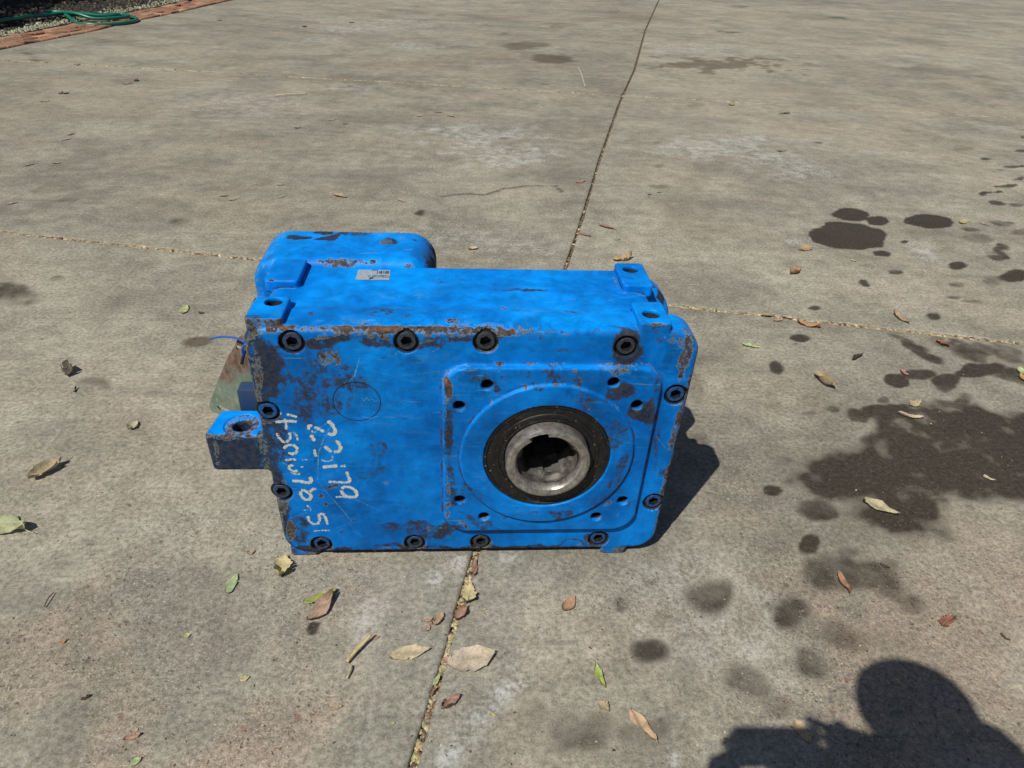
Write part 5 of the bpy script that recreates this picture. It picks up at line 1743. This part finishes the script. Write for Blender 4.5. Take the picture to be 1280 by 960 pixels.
_, Ltot = along(EPL, 0)
BL, BW = .86, .42
bmeshes = [brick_mesh(BL * S * .97, BW * S * .95, .07) for _ in range(1)]
s = .2
kk = 0
while s < Ltot - .5:
    p0, _ = along(EPL, s)
    p1, _ = along(EPL, s + .3)
    dr = (p1 - p0) / np.linalg.norm(p1 - p0)
    nrm = np.array([-dr[1], dr[0]])
    q = nearest_on(INN, p0)
    width = np.linalg.norm(q - p0)
    nrow = max(2, min(4, int(round(width / BW))))
    for r_ in range(nrow):
        c = p0 + nrm * (BW * (r_ + .5) + .02) + dr * (BL * .5 * (r_ % 2))
        if kk > 280: break
        kk += 1
        if random.random() < .04: continue
        o = bpy.data.objects.new('brick', bmeshes[0])
        COL.objects.link(o)
        o.parent = edging
        o.location = W(c[0], c[1], -GZ) + Vector((0, 0, -.022 + random.uniform(-.006, .006)))
        o.rotation_euler = (random.gauss(0, .03), random.gauss(0, .03), math.atan2(dr[1], dr[0]) + random.gauss(0, .03))
        g_ = random.random()
        cc = np.array((.27, .145, .095)) * random.uniform(.7, 1.15)
        if g_ < .2: cc = np.array((.30, .19, .13)) * random.uniform(.8, 1.1)
        if g_ > .92: cc = np.array((.42, .24, .14))
        o.color = (*cc, 1)
    s += BL * 1.02

# the bed itself, slightly crowned, dark mulch
bed_in = np.vstack([[INN[0] + (INN[0] - INN[1]) * 3], INN, [INN[-1] + (INN[-1] - INN[-2]) * 4]])
V, F = [], []
nc = 26
for i in range(len(bed_in) * 6 - 5):
    f_ = i / 6
    a = min(int(f_), len(bed_in) - 2)
    b_ = bed_in[a] + (bed_in[a + 1] - bed_in[a]) * (f_ - a)
    for j in range(nc):
        w_ = (j / (nc - 1)) ** 1.6 * 60
        x, y = b_[0] + .25 - w_ * .97, b_[1] + w_ * .24
        V.append([x, y, -GZ - .03 + .22 * (1 - math.exp(-w_ / 3))])
V = np.array(V)
V[:, 2] += (fbm(np.column_stack([V[:, :2] * 1.3, V[:, 0] * 0]), 3) - .5) * .16
rows = len(V) // nc
idx = np.arange(rows * nc).reshape(rows, nc)
F = np.stack([idx[:-1, :-1], idx[1:, :-1], idx[1:, 1:], idx[:-1, 1:]], -1).reshape(-1, 4)
tag(link_mesh('garden_bed', np_mesh('garden_bed', V, F), M_MULCH), kind='structure')
# pale gravel verge between bricks and mulch, and mulch chips
pts, sz, cl = [], [], []
for k in range(1300):
    i = rng.integers(0, len(INN) - 1)
    b_ = INN[i] + (INN[i + 1] - INN[i]) * rng.random()
    w_ = abs(rng.normal(0, .55)) - .35
    pts.append((b_[0] - w_ * .97, b_[1] + w_ * .24, -GZ + .0 + (.03 if w_ < 0 else .02 + .03 * w_)))
    sz.append(rng.uniform(.04, .13) * (.6 if w_ < -.1 else 1))
    cl.append(np.array([(.28, .28, .21), (.22, .24, .17), (.36, .34, .28), (.2, .19, .14), (.26, .31, .16)])[rng.integers(0, 5)] * rng.uniform(.7, 1.2))
crumbs('gravel_verge', pts, sz, np.array(cl), .6)
pts, sz, cl = [], [], []
for k in range(6500):
    i = rng.integers(0, len(INN) - 1)
    b_ = INN[i] + (INN[i + 1] - INN[i]) * rng.random()
    w_ = .4 + 14 * rng.random() ** 1.3
    pts.append((b_[0] - w_ * .97, b_[1] + w_ * .24, -GZ + .02 + .2 * (1 - math.exp(-w_ / 3))))
    sz.append(rng.uniform(.05, .17))
    cl.append(np.array([(.035, .032, .03), (.05, .042, .036), (.09, .072, .055), (.03, .03, .03), (.16, .13, .10)])[rng.choice(5, p=[.32, .28, .2, .14, .06])] * rng.uniform(.7, 1.2))
crumbs('mulch', pts, sz, np.array(cl), .5)


# ------------------------------------------------------------------ trees beside the yard (they shade the bed)
def tree(x, y, h, cr, label, seed, nleaf=5200, low=.42):
    r_ = np.random.default_rng(seed)
    root = empty('tree', W(x, y, -GZ))
    tag(root, label, 'tree', 'trees in the garden bed')
    bx = np.cumsum(r_.normal(0, .12, (5, 2)), axis=0) * .6
    P = [(x, y, -GZ)] + [(x + bx[i][0], y + bx[i][1], -GZ + h * (i + 1) / 5 * .8) for i in range(5)]
    tube('trunk', P, [.62, .45, .38, .3, .2, .12], M_BARK, root, 12, 5)
    for k in range(7):
        a = k * 2.4 + r_.uniform(0, 1)
        z0 = h * r_.uniform(.3, .6)
        p0 = np.array([np.interp(z0, np.linspace(0, h * .8, 6), [q[0] for q in P]), np.interp(z0, np.linspace(0, h * .8, 6), [q[1] for q in P]), -GZ + z0])
        l_ = cr * r_.uniform(.6, .95)
        p1 = p0 + np.array([math.cos(a) * l_ * .5, math.sin(a) * l_ * .5, l_ * .35])
        p2 = p0 + np.array([math.cos(a) * l_, math.sin(a) * l_, l_ * .55])
        tube('branch', [p0, p1, p2], [.16, .1, .04], M_BARK, root, 7, 4)
    cl_ = r_.normal(0, 1, (26, 3))
    cl_ /= np.linalg.norm(cl_, axis=1, keepdims=True)
    cl_ *= (r_.random((26, 1)) ** .4) * np.array([cr, cr, h * .30])
    ctr = np.array([x, y, -GZ + h * .74])
    n = nleaf
    ci = r_.integers(0, 26, n)
    off = r_.normal(0, 1, (n, 3))
    off /= np.linalg.norm(off, axis=1, keepdims=True)
    pos_ = ctr + cl_[ci] + off * (r_.random((n, 1)) ** .5) * cr * .42
    pos_ = pos_[pos_[:, 2] > -GZ + h * low]
    fall = pos_[:, 2] + GZ
    sxy = pos_[:, :2] + fall[:, None] * np.array([.46, .57])
    pos_ = pos_[sxy[:, 0] < np.interp(sxy[:, 1], INN[:, 1], INN[:, 0]) - .55]
    n = len(pos_)
    s_ = r_.uniform(.3, .55, n)
    d1 = r_.normal(0, 1, (n, 3)); d1 /= np.linalg.norm(d1, axis=1, keepdims=True)
    d2 = np.cross(d1, r_.normal(0, 1, (n, 3))); d2 /= np.linalg.norm(d2, axis=1, keepdims=True)
    Vv = np.stack([pos_ - d1 * s_[:, None], pos_ + d2 * s_[:, None] * .4, pos_ + d1 * s_[:, None], pos_ - d2 * s_[:, None] * .4], 1).reshape(-1, 3)
    Fv = np.arange(4 * n).reshape(n, 4)
    c = link_mesh('crown', np_mesh('crown', Vv, Fv, False), M_FOL, root)
    c.color = (.05, .085, .025, 1)
    return root


tx = gp(36, 3)
tree(tx[0] - 2.2, tx[1] + 3.5, 15, 6, 'leafy tree whose brown trunk stands in the dark bed', 1)
for (x, y, h, cr, sd, lb) in ((-27.5, 20, 15, 6.2, 2, 'leafy tree nearest the hose in the garden bed'), (-31, 29, 17, 6.6, 3, 'tall leafy tree behind the others in the garden bed'),
                              (-33, 12, 16, 6.5, 4, 'leafy tree at the near end of the garden bed'), (-21.5, 47, 15, 5.8, 5, 'leafy tree at the far end of the garden bed'), (-31, 42, 18, 7, 6, 'broad leafy tree at the back of the garden bed')):
    tree(x, y, h, cr, lb, sd, 5600, .36)

# ------------------------------------------------------------------ the person taking the picture (casts the shadow at lower right)
M_SKIN = mat_simple('skin', (.24, .13, .08), (.30, .17, .11), 20, .55, 0, .1, .001)
M_SHIRT = mat_simple('shirt_cloth', (.06, .08, .13), (.10, .12, .18), 40, .85, 0, .4, .002)
M_TROUSER = mat_simple('trouser_cloth', (.03, .03, .035), (.055, .05, .05), 40, .9, 0, .4, .002)
M_HAIR = mat_simple('hair', (.008, .007, .006), (.02, .016, .012), 120, .5, 0, .5, .002)
M_PHONE = mat_simple('phone_case', (.01, .01, .012), (.02, .02, .022), 30, .35, 0, .05, .0005)


def skin_mesh(name, nodes, edges, mat, parent, sub=2, root=0):
    me = bpy.data.meshes.new(name)
    me.from_pydata([tuple(n_[:3]) for n_ in nodes], edges, [])
    o = bpy.data.objects.new(name, me)
    COL.objects.link(o)
    md = o.modifiers.new('skin', 'SKIN')
    md.use_smooth_shade = True
    sv = me.skin_vertices[0].data
    for i, n_ in enumerate(nodes):
        r = n_[3]
        sv[i].radius = r if isinstance(r, tuple) else (r, r)
    sv[root].use_root = True
    sb = o.modifiers.new('sub', 'SUBSURF')
    sb.levels = sb.render_levels = sub
    dg = bpy.context.evaluated_depsgraph_get()
    ev = o.evaluated_get(dg)
    m2 = bpy.data.meshes.new_from_object(ev)
    m2.polygons.foreach_set('use_smooth', [True] * len(m2.polygons))
    bpy.data.objects.remove(o)
    m2.materials.clear()
    return link_mesh(name, m2, mat, parent)


HC = Vector(W(*(gp(1141, 886) - np.array([.460, .570, 0]) * 6.1 + np.array([-.03, 0, 0]) + np.array([0, 0, 6.1]))))      # head centre
LENS = W(*CAMP)
fw = Vector(RC[2])
ri = Vector(RC[0])
upv = -Vector(RC[1])
PH = LENS - fw * .012 + ri * .0 + upv * .0
feet = Vector((HC.x + .02, HC.y - .10, 0))
person = empty('person', feet)
tag(person, 'person standing behind the camera in dark shirt and trousers holding up a phone', 'person')
hip = Vector((feet.x, feet.y + .02, .90))
chest = Vector((feet.x, feet.y + .05, 1.22))
neck = Vector((HC.x, HC.y - .03, HC.z - .17))
shl, shr = neck + Vector((-.19, -.02, -.05)), neck + Vector((.165, -.01, .01))
hl_, hr_ = PH - ri * .075 - fw * .015 - upv * .012, PH + ri * .085 - fw * .015 + upv * .028
ell, elr = Vector((shl.x - .06, shl.y + .03, shl.z - .28)), Vector((shr.x + .05, shr.y + .10, shr.z - .17))
ell.z = min(ell.z, hl_.z - .05)
elr.z = min(elr.z, hr_.z + .04)
nodes = [(*hip, (.16, .12)), (*((hip + chest) / 2), (.15, .115)), (*chest, (.23, .15)), (*(neck + Vector((-.01, -.01, .0))), (.165, .14)),
         (*shl, .075), (*((shl + ell) / 2), .062), (*ell, .052), (*((ell + hl_) / 2), .045),
         (*shr, .10), (*((shr + elr) / 2), .062), (*elr, .052), (*((elr + hr_) / 2), .045)]
edges = [(0, 1), (1, 2), (2, 3), (3, 4), (4, 5), (5, 6), (6, 7), (3, 8), (8, 9), (9, 10), (10, 11)]
skin_mesh('shirt', nodes, edges, M_SHIRT, person)
nodes = [(*hip, (.155, .12)), (feet.x - .10, feet.y + .01, .80, .085), (feet.x - .11, feet.y + .03, .47, .06), (feet.x - .12, feet.y - .01, .10, .045),
         (feet.x + .10, feet.y + .01, .80, .085), (feet.x + .11, feet.y + .03, .47, .06), (feet.x + .12, feet.y - .01, .10, .045)]
skin_mesh('trousers', nodes, [(0, 1), (1, 2), (2, 3), (0, 4), (4, 5), (5, 6)], M_TROUSER, person)
for sx_ in (-1, 1):
    skin_mesh('shoe', [(feet.x + .12 * sx_, feet.y - .05, .042, .042), (feet.x + .125 * sx_, feet.y + .06, .04, .042), (feet.x + .13 * sx_, feet.y + .16, .034, .036)], [(0, 1), (1, 2)], M_HAIR, person, 2)
hd = Vector((0, .5, -.6)).normalized()
nodes = [(*(neck - Vector((0, .01, .05))), .058), (*(neck + Vector((0, 0, .05))), .056), (*(HC + Vector((0, .015, -.05))), (.068, .075)), (*(HC + Vector((0, 0, .035))), (.078, .092)), (*(HC + Vector((0, -.005, .085))), (.058, .07)),
         (*(HC + Vector((0, .085, -.03))), .018), (*(HC + Vector((0, .10, -.045))), .014)]
skin_mesh('head', nodes, [(0, 1), (1, 2), (2, 3), (3, 4), (2, 5), (5, 6)], M_SKIN, person)
for sx_ in (-1, 1):
    skin_mesh('ear', [(*(HC + Vector((.082 * sx_, -.005, .0))), .014), (*(HC + Vector((.088 * sx_, -.01, .03))), .016)], [(0, 1)], M_SKIN, person, 1)
    me_e = bpy.data.meshes.new('eye')
    bm = bmesh.new()
    bmesh.ops.create_uvsphere(bm, u_segments=10, v_segments=8, radius=.012)
    bm.to_mesh(me_e)
    bm.free()
    eo = link_mesh('eye', me_e, M_GAP, person)
    eo.matrix_parent_inverse = Matrix.Translation(person.location).inverted()
    eo.location = HC + Vector((.032 * sx_, .078, .005))
skin_mesh('mouth', [(*(HC + Vector((-.022, .083, -.075))), .006), (*(HC + Vector((0, .09, -.075))), .007), (*(HC + Vector((.022, .083, -.075))), .006)], [(0, 1), (1, 2)], M_GAP, person, 1)
nodes = [(*(HC + Vector((0, -.03, -.03))), (.118, .110)), (*(HC + Vector((0, -.02, .05))), (.128, .130)), (*(HC + Vector((0, -.005, .10))), (.095, .10))]
skin_mesh('hair', nodes, [(0, 1), (1, 2)], M_HAIR, person)
# hands close on the phone's ends: palm, four fingers behind, thumb in front
for sgn, hp, el in ((-1, hl_, ell), (1, hr_, elr)):
    wrist = hp + (el - hp).normalized() * .10
    palm = hp + ri * sgn * .022 - upv * (.022 if sgn < 0 else .004)
    skin_mesh('hand', [(*((el + hp) / 2), .03), (*wrist, .026), (*palm, (.034, .022)), (*(palm + upv * .03 - ri * sgn * .002), (.030, .016))], [(0, 1), (1, 2), (2, 3)], M_SKIN, person, 2)
    for k, ln in enumerate((.058, .066, .062, .048)):
        b0 = palm + upv * (.042 - .022 * k - (.034 if sgn > 0 else 0)) + ri * sgn * .004 + fw * .004
        b1 = b0 - ri * sgn * .4 * ln + fw * .016 + upv * .006
        b2 = b1 - ri * sgn * .55 * ln + fw * .0015 + upv * (.012 if k < 2 else .0)
        skin_mesh('finger', [(*b0, .0095), (*b1, .0088), (*b2, .0075)], [(0, 1), (1, 2)], M_SKIN, person, 1)
    tb = palm - fw * .012
    skin_mesh('thumb', [(*tb, .011), (*(tb - ri * sgn * .018 + upv * .022 - fw * .006), .010), (*(tb - ri * sgn * .036 + upv * .034 - fw * .003), .0085)], [(0, 1), (1, 2)], M_SKIN, person, 1)

# the phone, just behind the lens
bm = bmesh.new()
bmesh.ops.create_cube(bm, size=1)
for v in bm.verts: v.co = Vector((v.co.x * .162, v.co.y * .076, v.co.z * .009))
bmesh.ops.bevel(bm, geom=bm.edges[:], offset=.0042, segments=3, affect='EDGES')
me = bpy.data.meshes.new('phone')
bm.to_mesh(me)
bm.free()
ph = link_mesh('phone', me, M_PHONE)
mm = Matrix.Identity(4)
for i in range(3):
    mm[i][0], mm[i][1], mm[i][2] = ri[i], upv[i], -fw[i]
    mm[i][3] = PH[i]
ph.matrix_world = mm
tag(ph, 'black phone held sideways in both hands of the person behind the camera', 'phone')
